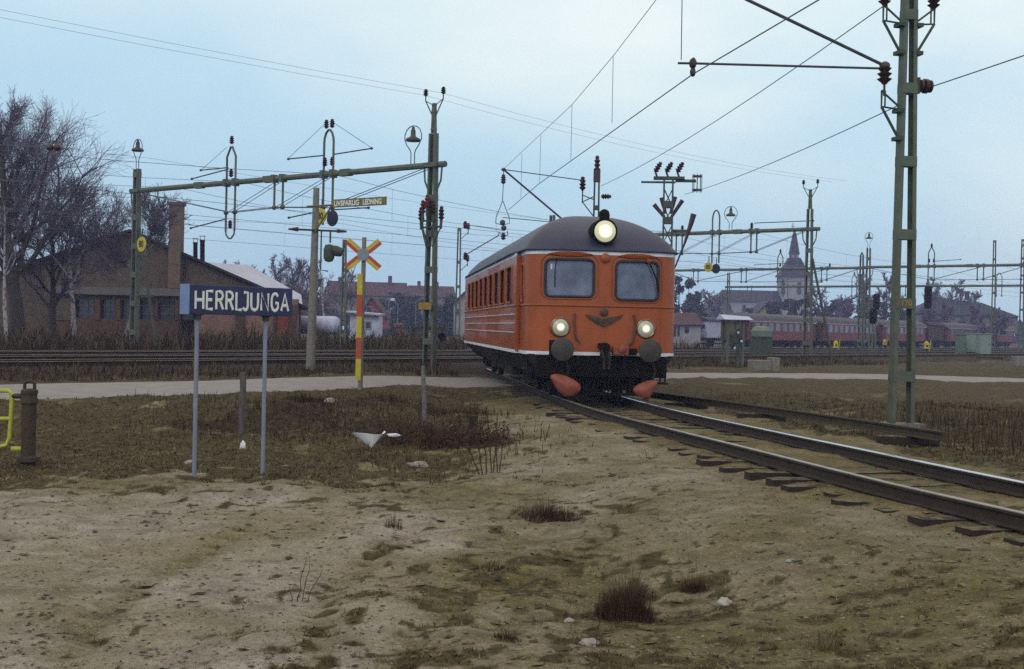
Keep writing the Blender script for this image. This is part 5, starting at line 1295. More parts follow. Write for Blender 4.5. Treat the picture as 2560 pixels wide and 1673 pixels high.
def church():
    D = 320.0; p = at(1982,800,D); T = thing('church', 'white church with dark pointed spire on the right skyline', 'church', p)
    def sq(hw, y): z = rel(T, at(1982,y,D)).z; c = rel(T, at(1982-(y-720)*-.02*0,y,D)).x*0; return [(c+a*hw, b*hw, z) for a, b in ((-1,-1),(1,-1),(1,1),(-1,1))]
    m = MB(); m.hexa(sq(3.35,815), sq(3.35,692)); m.build('tower_wall', m_churchw, T)
    sp = MB(); prof = [(40,693),(38,690),(26,672),(18,655),(13.5,645)]
    def oct_(r, y):
        z = rel(T, at(1982,y,D)).z; return [(r*math.cos(k*PI/4+PI/8), r*math.sin(k*PI/4+PI/8), z) for k in range(8)]
    def stack(prof, square):
        m = MB(); n = 4 if square else 8
        for r, y in prof: m.v += (sq(r*D/F, y) if square else oct_(r*D/F, y))
        for i in range(len(prof)-1):
            for k in range(n): l = (k+1) % n; m.f.append((i*n+k, i*n+l, (i+1)*n+l, (i+1)*n+k))
        m.f.append(tuple(range((len(prof)-1)*n, len(prof)*n))); m.f.append(tuple(reversed(range(n)))); return m
    stack(prof, True).build('lower_roof', m_slate, T, smooth=False)
    stack([(12,646),(12,634)], False).build('lantern', m_churchw, T, smooth=False)
    for k in (-1,1):
        MB().box(rel(T, at(1982+k*6,640,D-4)), (.6,.2,.9)).build('lantern_opening', m_winglass, T)
    stack([(14.5,636),(13,630),(8.5,605),(5,586),(1.4,577)], False).build('spire', m_slate, T, smooth=False)
    a = rel(T, at(1982,578,D)); MB().tube([a, a+Vector((0,0,1.9))], .09, 5).box(a+Vector((0,0,1.2)), (.9,.12,.12)).blob(a+Vector((0,0,.4)),(.22,.22,.22),1,0,8,6).build('cross', m_slate, T)
    for x in (1958,1998): px_box(T, 'bell_opening', m_winglass, x-5, 706, x+5, 735, D-3.5, .3)
    A0, A1 = rel(T, at(1800,752,D-3)), rel(T, at(1962,752,D-3)); zr = rel(T, at(1880,726,D+2)).z; zb = rel(T, at(1880,815,D)).z
    MB().hexa([(A0.x,-3,zb),(A1.x,-3,zb),(A1.x,7,zb),(A0.x,7,zb)], [(A0.x,-3,A0.z),(A1.x,-3,A0.z),(A1.x,7,A0.z),(A0.x,7,A0.z)]).build('nave_wall', m_churchw, T)
    MB().add([(A0.x-.5,-3.6,A0.z),(A1.x,-3.6,A0.z),(A1.x,7.6,A0.z),(A0.x-.5,7.6,A0.z),(A0.x+1.2,2,zr),(A1.x,2,zr)], [(0,1,5,4),(2,3,4,5),(1,2,5),(3,0,4),(3,2,1,0)]).build('nave_roof', m_slate, T, smooth=False)
    for k in range(4): px_box(T, 'nave_window', m_winglass, 1820+k*36, 762, 1828+k*36, 784, D-3.15, .2)
church()

# ---- old red coaches
m_coach = M('faded_coach_red', (.205,.050,.044), (.135,.034,.030), scale=.8, rough=.6, stretch=(.5,1,3))
m_coachend = M('coach_end_brown', (.070,.024,.018), (.045,.016,.012), scale=1.5, rough=.7)
m_coachroof = M('coach_roof_grey', (.075,.062,.070), (.05,.04,.048), scale=.9, rough=.7)
m_coachwin = M('coach_window', (.20,.20,.26), (.09,.09,.13), scale=.6, rough=.12, spec=.6)
m_cant = M('pale_roof_edge', (.6,.6,.66), (.5,.5,.56), scale=2, rough=.6)
def make_coach(L_=19.5, nwin=9, big=True, bodym=m_coach):
    T = thing('passenger_coach', 'x', 'coach', (0,0,0), 0, 'old red coaches standing in the yard')
    W = 1.5
    MB().box((L_/2,0,2.05),(L_-1.5,2*W,2.0)).build('body', bodym, T, bevel=.05)
    for x in (.40, L_-.40): MB().box((x,0,2.02),(.78,2*W-.5,2.05)).build('end_vestibule', m_coachend, T, bevel=.04)
    m = MB(); N = 12; prof = [(W*1.03*math.sin(-PI/2+PI*i/N), 3.02+.78*math.cos(-PI/2+PI*i/N)**.9) for i in range(N+1)]
    st = [(-.1,.62),(.25,.85),(.9,1.0),(L_-.9,1.0),(L_-.25,.85),(L_+.1,.62)]
    for x, k in st:
        for y, z in prof: m.v.append((x, y*(.86+.14*k), 3.02+(z-3.02)*k))
    n = N+1
    for i in range(len(st)-1):
        for k in range(N): m.f.append((i*n+k, i*n+k+1, (i+1)*n+k+1, (i+1)*n+k))
    m.f.append(tuple(range(n))); m.f.append(tuple(reversed(range((len(st)-1)*n, len(st)*n)))); m.build('roof', m_coachroof, T, ang=50)
    for sg in (-1,1): MB().box((L_/2, sg*(W+.012), 3.03),(L_-1.4,.03,.16)).build('cantrail', m_cant, T)
    p_ = (L_-3.6)/nwin
    for k in range(nwin):
        x = 1.8+p_*(k+.5)
        for sg in (-1,1): MB().box((x, sg*(W+.006), 2.42),(p_*.62,.03,.78)).build('window', m_coachwin, T)
    for x in (1.15, L_-1.15):
        for sg in (-1,1): MB().box((x, sg*(W+.006), 1.98),(.62,.03,1.75)).build('door', m_coachend, T)
    u = MB().box((L_/2,0,.92),(L_-1.6,2.5,.26)).box((L_/2,0,.62),(3.0,2.0,.45)).box((L_/2+3,0,.62),(1.2,2.1,.4)); u.build('underframe', m_black, T)
    for x in (2.9, L_-2.9):
        b = MB().box((x,0,.62),(2.9,2.1,.22))
        for dx in (-1,1):
            for sg in (-1,1): b.lathe([(.46,-.06),(.46,.06)], 16, Matrix.Translation((x+dx,sg*.78,.46)) @ Matrix.Rotation(PI/2, 4, 'X'))
        b.build('bogie', m_black, T)
    for x, e in ((-.05,-1),(L_+.05,1)):
        for sg in (-1,1): MB().lathe([(.08,-.3),(.1,.0),(.22,.02),(.22,.06)], 12, Matrix.Translation((x,sg*.88,1.05)) @ Matrix.Rotation(e*PI/2, 4, 'Y')).build('buffer', m_black, T)
    return T
rzc = math.atan2(CD.y, CD.x)
coach = make_coach(); labs = ['nearest old red coach with its dark end facing the octagonal green box','second old red coach right of the leaning gantry stay','third old red coach seen through and right of the tall mast','fourth old red coach beyond the dark van, half behind green cabinets']
offs = [2.0, 22.6, 43.2, 72.0]
for k, (o_, lb) in enumerate(zip(offs, labs)):
    c_ = coach if k == 0 else copy_tree(coach)
    c_.location = CO+CD*o_; c_.rotation_euler = (0,0,rzc); c_['label'] = lb
cl = copy_tree(coach); cl.location = CO+CD*93.5; cl.rotation_euler = (0,0,rzc); cl['label'] = 'last old red coach at the right edge of the picture'
def van(name, label, loc, L_, body, roof, hgt=2.2):
    T = thing(name, label, 'goods wagon', loc, rzc, 'goods wagons in the yard')
    MB().box((L_/2,0,1.2+hgt/2),(L_,2.7,hgt)).build('body', body, T, bevel=.04)
    m = MB(); N = 10
    for x in (-.25, L_+.25):
        for i in range(N+1): a = -PI/2+PI*i/N; m.v.append((x, 1.55*math.sin(a), 1.2+hgt+.5*math.cos(a)))
    n = N+1
    for k in range(N): m.f.append((k,k+1,n+k+1,n+k))
    m.f.append(tuple(range(n))); m.f.append(tuple(reversed(range(n,2*n)))); m.build('roof', roof, T, ang=50)
    MB().box((L_/2,0,1.0),(L_+.3,2.4,.3)).build('underframe', m_black, T)
    for x in (1.6, L_-1.6):
        w_ = MB()
        for sg in (-1,1): w_.lathe([(.48,-.06),(.48,.06)], 16, Matrix.Translation((x,sg*.76,.48)) @ Matrix.Rotation(PI/2, 4, 'X'))
        w_.box((x,0,.48),(.14,1.5,.14)); w_.build('wheelset', m_black, T)
    for y in (-.8,.8): MB().box((-.02,y,2.55),(.04,.55,.5)).build('end_panel', m_coachroof, T)
    for sg in (-1,1): MB().box((L_/2,sg*1.37,1.2+hgt/2),(1.6,.05,hgt*.85)).build('sliding_door', body, T)
    for sg in (-1,1): MB().lathe([(.1,-.4),(.1,.0),(.22,.02),(.22,.06)], 12, Matrix.Translation((-.1,sg*.88,1.05)) @ Matrix.Rotation(-PI/2, 4, 'Y')).build('buffer', m_black, T)
    return T
wl_ = at(1742,850,158); wl_.z = -.55
van('goods_van', 'white goods van with a dark rounded roof between the railcar and the red coaches', wl_, 7.5, m_palewhite, m_slate, 2.0)
van('dark_van', 'dark tarpaulin coloured van coupled between the third and fourth red coaches', CO+CD*63.6, 7.4, m_coachend, m_darkroof, 2.1)

# ---- yard furniture on the right
def cabinet_stand():
    p = at(1831,913,57.5); T = thing('relay_stand', 'green apparatus stand on four legs under a small sloping roof', 'relay stand', p, .25)
    for x in (-.36,.36):
        for y in (-.25,.25): MB().box((x,y,.95),(.09,.09,2.0)).build('leg', m_green, T)
    MB().hexa([(-.62,-.50,1.98),(.72,-.50,1.98),(.72,.50,1.98),(-.62,.50,1.98)],[(-.62,-.02,2.20),(.72,-.02,2.13),(.72,.02,2.13),(-.62,.02,2.20)]).build('roof', m_palewhite, T)
    for (x,z,w_,h) in ((-.16,1.62,.28,.42),(.14,1.72,.25,.30),(-.02,1.15,.22,.36),(.22,1.3,.2,.3),(-.2,.95,.2,.25),(.12,.8,.3,.22)):
        MB().box((x,-.12,z),(w_,.3,h)).build('apparatus_box', m_greend if z < 1.4 else m_green, T, bevel=.01)
    for (x,z) in ((.26,1.05),(-.05,.75),(.1,1.42)): MB().lathe([(.05,0),(.06,.03),(.02,.05)], 10, Matrix.Translation((x,-.3,z)) @ Matrix.Rotation(PI/2,4,'X')).build('dial', m_palewhite, T)
cabinet_stand()
def octo_box():
    p = at(1903,893,68); T = thing('octagonal_box', 'squat green box with an octagonal domed lid beside the apparatus stand', 'signal box', p, .2)
    MB().hexa([(-.50,-.42,0),(.50,-.42,0),(.50,.42,0),(-.50,.42,0)],[(-.44,-.38,1.05),(.44,-.38,1.05),(.44,.38,1.05),(-.44,.38,1.05)]).build('pedestal', m_greend, T)
    MB().lathe([(.50,.98),(.62,1.06),(.64,1.36),(.50,1.54),(.05,1.60)], 8, Matrix.Diagonal((.92,.85,1,1)))  .build('lid', M('pale_green_lid', (.15,.19,.16), (.11,.14,.115), scale=4, rough=.6), T, smooth=False)
octo_box()
o = MB().box((0,0,.2),(1.0,.6,.46)).box((.42,-.05,.26),(.30,.66,.56)).build('concrete_block', m_concrete, bevel=.03); o.location = at(1906,925,51); o.location.z -= .05; o.rotation_euler = (0,0,.15); tag(o, 'low stepped concrete block in the grass below the octagonal box', 'block')
def lantern(px, py, D, label, s=1.0, mat=m_yellow):
    p = at(px, py, D); T = thing('point_lantern', label, 'lantern', p, 0, 'yellow lanterns between the yard tracks')
    MB().lathe([(.12,0),(.14,.02),(.10,.22),(.10,.30)], 10).build('foot', m_black, T)
    MB().hexa([(-.16,-.16,.28),(.16,-.16,.28),(.16,.16,.28),(-.16,.16,.28)],[(-.15,-.15,.74),(.15,-.15,.74),(.15,.15,.74),(-.15,.15,.74)]).build('case', mat, T)
    MB().lathe([(.17,.74),(.12,.82),(.05,.84),(.05,.9)], 10).build('lid', mat, T); MB().lathe([(.08,0),(.08,.02)], 12, Matrix.Translation((0,-.165,.5)) @ Matrix.Rotation(PI/2,4,'X')).build('lens', m_black, T)
    MB().tube([(.22,0,.1),(.34,0,.95)], .03, 6).build('lever', mat, T)
lantern(2089,879,104,'yellow point lantern in front of the second coach'); lantern(2316,881,103,'yellow point lantern just right of the tall mast'); lantern(2211,868,150,'small yellow point lantern under the coaches left of the tall mast')
def green_cabs():
    for k, (x0, x1, y0, y1, D, lb) in enumerate(((2397,2415,838,886,94,'narrow green cabinet at the left of the row of three'),(2413,2446,835,880,95,'broad pale green cabinet in the middle of the row of three'),(2448,2478,836,892,92,'pale green cabinet with a step at the right of the row of three'))):
        p = at((x0+x1)/2, y1, D); T = thing('electrical_cabinet', lb, 'cabinet', p, 0, 'green cabinets beside the yard'); w_ = (x1-x0)*D/F; h = (y1-y0)*D/F
        mt = M('cabinet_paint', (.20,.26,.23) if k else (.10,.16,.12), (.16,.21,.19) if k else (.08,.12,.09), scale=3, rough=.5)
        MB().box((0,.4,h/2),(w_,.8,h)).build('case', mt, T, bevel=.02); MB().box((0,.4,h+.03),(w_+.1,.9,.06)).build('roof', mt, T)
        MB().box((w_*.0,-.015,h*.52),(w_*.86,.03,h*.8)).build('door', mt, T); MB().box((w_*.3,-.04,h*.55),(.04,.03,.12)).build('handle', m_black, T)
green_cabs()
def signal(px, pyb, pyt, D, label, head=1.3, both=False):
    p = at(px, pyb, D); p.z = zg(p.x, p.y, False)-.05; h = at(px, pyt, D).z-p.z
    T = thing('light_signal', label, 'signal', p, 0, 'light signals in the yard')
    MB().cyl((0,0,0),(0,0,h-.2),.07,.06,10).build('post', m_green, T)
    MB().prism([(-.28,h-head+.2),(-.18,h-head),(.18,h-head),(.28,h-head+.2),(.28,h-.2),(.18,h),(-.18,h),(-.28,h-.2)], -.12, -.09).build('backboard', m_black, T)
    for k in range(3): MB().lathe([(.085,0),(.10,.14),(.085,.14),(.07,.02)], 12, Matrix.Translation((0,-.12,h-.28-k*.36)) @ Matrix.Rotation(PI/2,4,'X')).build('hood', m_black, T)
    MB().box((.0,.12,1.1),(.34,.2,.5)).build('relay_box', m_greend, T)
signal(2188, 872, 735, 108, 'tall signal with a dark oval board left of the tall mast'); signal(2180, 874, 772, 96, 'lower signal with a dark oval board left of the tall mast', 1.1)
def hung_signal():
    p = at(2320,738,107); T = thing('hanging_signal', 'dark oval signal board hanging from the third gantry right of the tall mast', 'signal', p)
    MB().prism([(-.30,-.9),(-.2,-1.1),(.2,-1.1),(.30,-.9),(.30,.55),(.2,.75),(-.2,.75),(-.30,.55)], -.03, .03).build('backboard', m_black, T)
    MB().tube([(0,.1,.4),(0,.1,1.9)], .05, 6).build('hanger_tube', m_green, T)
    for k in range(3): MB().lathe([(.085,0),(.10,.14),(.085,.14),(.07,.02)], 12, Matrix.Translation((0,-.03,.35-k*.42)) @ Matrix.Rotation(PI/2,4,'X')).build('hood', m_black, T)
hung_signal()
def street_lamp(px, pyt, pyb, D, label, arm=1.2):
    p = at(px, pyb, D); T = thing('street_lamp', label, 'street lamp', p, 0, 'street lamps by the far hedge'); h = at(px,pyt,D).z-p.z
    MB().tube([(0,0,0),(0,0,h-.4),(arm*.25,0,h-.1),(arm,0,h+.25)], .07, 6).build('pole', m_steel, T); MB().blob((arm+.25,0,h+.25),(.40,.18,.14),1,0,10,6).build('lamp_head', m_palewhite, T)
street_lamp(1039, 748, 812, 170, 'street lamp with bright head in front of the dark hedge'); street_lamp(994, 756, 810, 185, 'fainter street lamp leaning left in front of the dark hedge', -1.0); street_lamp(971, 752, 806, 190, 'plain thin street lamp pole right of the red gable house', .3)
def buffer_frame():
    p = at(1072,872,56); T = thing('lever_frame', 'rusty lever frame with a round dark weight behind the gantry mast foot', 'lever frame', p)
    for x in (-.65,.55): MB().box((x,0,.4),(.12,.12,.95)).build('post', m_rust, T)
    MB().box((-.03,0,.86),(1.45,.16,.13)).build('cross_beam', m_rust, T)
    MB().lathe([(.17,-.04),(.18,.0),(.17,.04)], 16, Matrix.Translation((.55,-.14,.52)) @ Matrix.Rotation(PI/2,4,'X')).build('weight', m_black, T)
buffer_frame()
# flat wagon load / timber baulk by the cabinets, sandy ramp
o = MB().box((0,0,.12),(4.2,.5,.24)).build('timber_baulk', m_sleeper, bevel=.02); o.location = at(2425,900,85); o.rotation_euler = (0,0,.1); tag(o, 'dark timber baulk lying in front of the green cabinets', 'timber')
o = MB().box((0,0,.22),(.62,.5,.45)).build('concrete_marker', m_concrete, bevel=.02); o.location = at(2550,916,60); tag(o, 'grey concrete box at the right edge beside the road', 'block')
# ------------------------------------------------------------------ trees
def bare_tree(name, label, px, D, ytop, spread, seed, bark=None, twig=None, limbs=9, fine=1.0, trunk_r=.2, fork=.32, group=None, lean=0, up=.25, ybase=None, cat='tree', sub=6, twr=None):
    rnd = random.Random(seed)
    b = at(px, ybase or 850, D); b.z = zg(b.x, b.y, False)-.15
    Hh = at(px, ytop, D).z-b.z
    T = thing(name, label, cat, b, rnd.uniform(0,6), group)
    T.rotation_euler = (0,0,0)
    tk, cr = MB(), MB(); tr = twr or max(.007, D*.00012)
    def chain(p, d, ln, r0, r1, n, wob, trop):
        pts = [p]; rs = [r0]
        for i in range(n):
            d = (d+Vector((rnd.gauss(0,wob),rnd.gauss(0,wob),rnd.gauss(0,wob)+trop))).normalized()
            p = p+d*(ln/n); pts.append(p); rs.append(r0+(r1-r0)*(i+1)/n)
        return pts, rs, d
    def side(d, ang):
        a = d.orthogonal().normalized(); a = Matrix.Rotation(rnd.uniform(0,2*PI), 3, d) @ a
        return (d*math.cos(ang)+a*math.sin(ang)).normalized()
    t, rs, d = chain(Vector((0,0,0)), Vector((lean,0,1)).normalized(), Hh*.93, trunk_r, trunk_r*.12, 10, .05, .05)
    tk.tube(t, rs, 7, cap=False)
    for li in range(limbs):
        f = fork+(.96-fork)*(li+rnd.random()*.8)/limbs; k = min(9, int(f*10)); q = t[k].lerp(t[k+1], f*10-k); r = trunk_r*(1-f*.85)*.55
        ln = Hh*spread*(1.0-.72*max(0,(f-fork)/(1-fork)))*rnd.uniform(.75,1.15)
        l, lr, _ = chain(q, side(Vector((0,0,1)), rnd.uniform(.55,1.05)), ln, r, r*.25, 7, .13, .10*up*4)
        tk.tube(l, lr, 5, cap=False)
        for bi in range(int(sub*fine)+2):
            g = rnd.uniform(.18,1.0)*6.99; k2 = int(g); q2 = l[k2].lerp(l[k2+1], g-k2); dd = (l[k2+1]-l[k2]).normalized()
            l2, r2, _ = chain(q2, side(dd, rnd.uniform(.35,.95)), ln*rnd.uniform(.28,.5), max(tr*1.5, r*.28), tr, 5, .16, up*.4)
            cr.tube(l2, r2, 3, cap=False)
            for ti in range(int(5*fine)+1):
                g2 = rnd.uniform(.1,1.0)*4.99; k3 = int(g2); q3 = l2[k3].lerp(l2[k3+1], g2-k3); d3 = (l2[k3+1]-l2[k3]).normalized()
                l3, r3, _ = chain(q3, side(d3, rnd.uniform(.3,.9)), ln*rnd.uniform(.14,.28), tr, tr*.7, 3, .15, up*.3)
                cr.tube(l3, r3, 3, cap=False)
                for wi in range(2):
                    e = l3[1+wi]; l4, r4, _ = chain(e, side((l3[2]-l3[1]).normalized(), rnd.uniform(.3,.9)), ln*rnd.uniform(.07,.15), tr*.8, tr*.6, 2, .15, up*.3)
                    cr.tube(l4, r4, 3, cap=False)
    tk.build('trunk', bark or m_bark, T); cr.build('crown', twig or m_twig, T, smooth=False)
    return T
gl, gm, gr_t = 'bare trees at the left edge', 'bare trees beyond the engine shed', 'bare trees beyond the coaches'
bare_tree('bare_tree', 'largest bare tree with spreading dark limbs at the left edge', 50, 62, 262, .54, 11, limbs=24, fine=1.8, trunk_r=.38, fork=.22, group=gl, lean=.02, up=.20, sub=8)
bare_tree('bare_tree', 'bare tree with purple twigs cut off by the left edge', -30, 66, 290, .5, 12, limbs=15, fine=1.5, trunk_r=.28, fork=.24, group=gl)
bare_tree('bare_tree', 'low bare tree in front of the left half of the engine shed', 135, 68, 490, .52, 13, limbs=15, fine=1.8, trunk_r=.22, fork=.20, group=gl)
bare_tree('birch_tree', 'birch with a pale trunk between the largest bare tree and the left gantry mast', 186, 66, 440, .46, 14, bark=m_birch, limbs=15, fine=1.6, trunk_r=.15, fork=.35, group=gl)
bare_tree('birch_tree', 'birch with a crooked pale trunk just left of the gantry mast with the 80 disc', 312, 68, 480, .40, 15, bark=m_birch, limbs=15, fine=2.0, trunk_r=.13, fork=.40, group=gl, lean=.05)
bare_tree('birch_tree', 'slim leaning birch with a white trunk at the left edge of the picture', 20, 57, 480, .3, 16, bark=m_birch, limbs=8, fine=.8, trunk_r=.11, fork=.45, group=gl, lean=-.05)
bare_tree('bare_tree', 'bare tree reaching over the shed ridge beside the chimney', 395, 100, 480, .30, 17, limbs=10, fine=.9, trunk_r=.2, group=gm)
bare_tree('bare_tree', 'bare tree rising over the left slope of the shed roof', 240, 98, 470, .42, 18, limbs=11, fine=1.1, trunk_r=.24, group=gm)
for k, (px, D, yt, sp, lb, lm) in enumerate(((745,125,640,.40,'tallest bare tree right of the engine shed, left of the concrete pole',13),(690,135,640,.42,'round bare tree above the pale wing roof end',10),(612,150,652,.4,'small bare tree just above the pale shed roof',7),(566,150,640,.34,'second small bare tree above the shed roof next to the flues',7),(800,118,650,.30,'bare tree seen between the concrete pole and the crossing cross',9),(652,140,668,.4,'low bare tree on the skyline left of the round one',7),(862,140,660,.34,'low bare tree behind the crossing cross',8))):
    bare_tree('bare_tree', lb, px, D, yt, sp, 30+k, limbs=lm+2, fine=1.35, trunk_r=.22, fork=.25, group=gm)
bare_tree('birch_tree', 'thin birch with a white lower trunk above the white tank', 812, 98, 640, .25, 41, bark=m_birch, limbs=7, fine=.7, trunk_r=.12, fork=.45, group=gm)
bare_tree('birch_tree', 'second thin white birch nearer the crossing cross', 846, 100, 655, .25, 42, bark=m_birch, limbs=7, fine=.7, trunk_r=.11, fork=.45, group=gm)
for k, (px, D, yt, sp, lb, lm) in enumerate(((1778,240,722,.45,'wispy bare tree behind the grey house left of the church',9),(2062,230,705,.4,'bare tree just right of the church tower',10),(2108,225,722,.42,'low bare tree between the church and the ring lamp mast',8),(2165,215,690,.45,'broad bare tree behind the tall signals',11),(2212,215,684,.42,'bare tree close left of the tall mast',10),(2345,260,700,.45,'bare tree above the left end of the large hipped roof',11),(2392,262,704,.45,'bare tree above the middle of the large hipped roof',11),(2446,262,724,.4,'small bare tree above the right slope of the large hipped roof',7))):
    bare_tree('bare_tree', lb, px, D, yt, sp, 50+k, limbs=lm, fine=1.0, trunk_r=.3, fork=.2, group=gr_t, up=.3, twr=.05)
for k, (px, D, yt, lb) in enumerate(((2318,205,772,'bare tree in front of the left end of the large hipped house'),(2368,200,764,'bare tree in front of the middle of the large hipped house'),(2425,205,768,'bare tree in front of the right half of the large hipped house'),(2490,200,778,'low bare tree in front of the far right end of the large hipped house'))):
    bare_tree('bare_tree', lb, px, D, yt, .5, 150+k, limbs=12, fine=1.2, trunk_r=.2, fork=.15, group=gr_t, up=.3, twr=.06)
def leafy(name, label, px, D, ytop, wpx, seed, n=900, ybase=850, mat=None, group=None, lf=.45, squat=.5):
    """dense dark shrub or evergreen built of leaf clumps on stems"""
    rnd = random.Random(seed); b = at(px, ybase, D); b.z = zg(b.x, b.y, False)-.2; hh = at(px, ytop, D).z-b.z; w_ = wpx*D/F/2
    T = thing(name, label, 'tree', b, 0, group); cr = MB(); tk = MB()
    cl = [(rnd.uniform(-.75,.75)*w_, rnd.uniform(-.6,.6)*w_, hh*(squat+(1-squat)*rnd.random()**1.3), rnd.uniform(.25,.5)*w_) for _ in range(9)]+[(rnd.uniform(-.8,.8)*w_, rnd.uniform(-.6,.6)*w_, hh*rnd.uniform(.1,.5), rnd.uniform(.35,.6)*w_) for _ in range(8)]
    for (x, y, z, r) in cl: tk.tube([(x*.15,y*.15,0),(x*.6,y*.6,z*.6),(x,y,z)], [.12,.08,.03], 5)
    for i in range(n):
        x, y, z, r = rnd.choice(cl); d = Vector((rnd.gauss(0,1),rnd.gauss(0,1),rnd.gauss(0,1))).normalized()*r*rnd.random()**.45
        p = Vector((x,y,z))+d
        if p.z < 0 or p.z > hh: continue
        u = Vector((rnd.gauss(0,1),rnd.gauss(0,1),rnd.gauss(0,1))).normalized(); v = u.orthogonal().normalized(); s = lf*rnd.uniform(.5,1.1)
        cr.add([p-u*s, p+v*s*.6, p+u*s, p-v*s*.6], [(0,1,2,3)])
    tk.build('trunk', m_bark, T); cr.build('crown', mat or m_conifer, T, smooth=False)
for k, (px, D, yt, w_, lb) in enumerate(((958,215,752,62,'dark evergreen clump just right of the red gable house'),(1000,225,734,70,'dark evergreen behind the street lamp'),(1048,220,742,66,'dark evergreen partly behind the gantry mast'),(1106,230,722,70,'tall dark evergreen left of the railcar rear'),(900,230,756,60,'low dark evergreen behind the pale hut roof'),(1128,200,756,50,'low evergreen beside the small white house'),
    (1702,215,692,78,'tall dark round tree right beside the railcar front'),(1738,225,730,60,'lower dark tree right of the round one'),(1940,235,756,70,'dark evergreen at the foot of the church tower'),(1990,232,750,72,'dark evergreen right of the church tower foot'),(2050,235,762,66,'low evergreen right of the church'),(2100,232,748,74,'dark evergreen behind the ring lamp mast'),(2160,225,742,80,'dark evergreen mass behind the tall signals'),(2225,230,756,76,'low evergreen left of the tall mast'),(2285,240,776,60,'low evergreen at the left end of the large grey house'),(1862,245,772,52,'low hedge tree between the yellow house and the nave'))):
    leafy('evergreen_tree', lb, px, D, yt, w_, 80+k, n=1500, group='dark trees on the skyline')
leafy('autumn_bush', 'orange brown bush in the rough ground left of the gantry mast', 1000, 120, 808, 34, 120, n=500, mat=M('rusty_leaves', (.30,.13,.04), (.18,.08,.03), rough=.9), lf=.13)
# far wood closing the horizon
def far_wood():
    rnd = random.Random(9); m = MB()
    for i in range(5200):
        x = rnd.uniform(-330,330); y = rnd.uniform(395,425); hh = 5.5+2.2*noise.noise(Vector((x*.03,3,0)))+1.5*noise.noise(Vector((x*.13,9,0)))
        p = Vector((x,y,zg(0,300,False)+hh*rnd.random()**.7)); u = Vector((rnd.gauss(0,1),rnd.gauss(0,.4),rnd.gauss(0,1))).normalized(); v = u.cross(Vector((0,1,0))); v = v.normalized() if v.length > .1 else Vector((1,0,0)); s = rnd.uniform(.8,1.9)
        m.add([p-u*s, p+v*s*.6, p+u*s, p-v*s*.6], [(0,1,2,3)])
    struct(m.build('far_wood', m_conifer, smooth=False), 'stuff')
far_wood()

# ------------------------------------------------------------------ grass, undergrowth, weeds
def blade_material(name):
    m = bpy.data.materials.new(name); m.use_nodes = True; nt = m.node_tree; b = nt.nodes['Principled BSDF']
    b.inputs['Roughness'].default_value = .85; b.inputs['Specular IOR Level'].default_value = .2
    a = nt.nodes.new('ShaderNodeAttribute'); a.attribute_name = 'tint'; nt.links.new(a.outputs['Color'], b.inputs['Base Color']); return m
m_blade = blade_material('grass_blades')
class Blades:
    def __init__(s): s.v, s.f, s.c = [], [], []
    def blade(s, p, d, h, w_, col, bend=0):
        b = len(s.v); px, py, pz = p; a = math.atan2(d[1], d[0])+PI/2; ox, oy = math.cos(a)*w_/2, math.sin(a)*w_/2
        if bend:
            mx_, my_, mz = px+d[0]*.35, py+d[1]*.35, pz+h*.6
            s.v += [(px-ox,py-oy,pz),(px+ox,py+oy,pz),(mx_-ox*.7,my_-oy*.7,mz),(mx_+ox*.7,my_+oy*.7,mz),(px+d[0],py+d[1],pz+h)]
            s.f += [(b,b+1,b+3,b+2),(b+2,b+3,b+4)]; s.c += [col]*5
        else:
            s.v += [(px-ox,py-oy,pz),(px+ox,py+oy,pz),(px+d[0],py+d[1],pz+h)]; s.f.append((b,b+1,b+2)); s.c += [col]*3
    def build(s, name, parent=None):
        me = bpy.data.meshes.new(name); me.from_pydata(s.v, [], s.f); me.materials.append(m_blade)
        at_ = me.color_attributes.new('tint', 'FLOAT_COLOR', 'POINT'); at_.data.foreach_set('color', [c for t in s.c for c in (*t,1.0)])
        o = bpy.data.objects.new(name, me); COL.objects.link(o)
        if parent: o.parent = parent
        return o
DRY, OLV, BRN, DRK = (.17,.130,.062), (.068,.055,.021), (.070,.043,.019), (.026,.018,.008)
def jit(c, rnd, k=.25): q = rnd.uniform(1-k,1+k); return tuple(x*q for x in c)
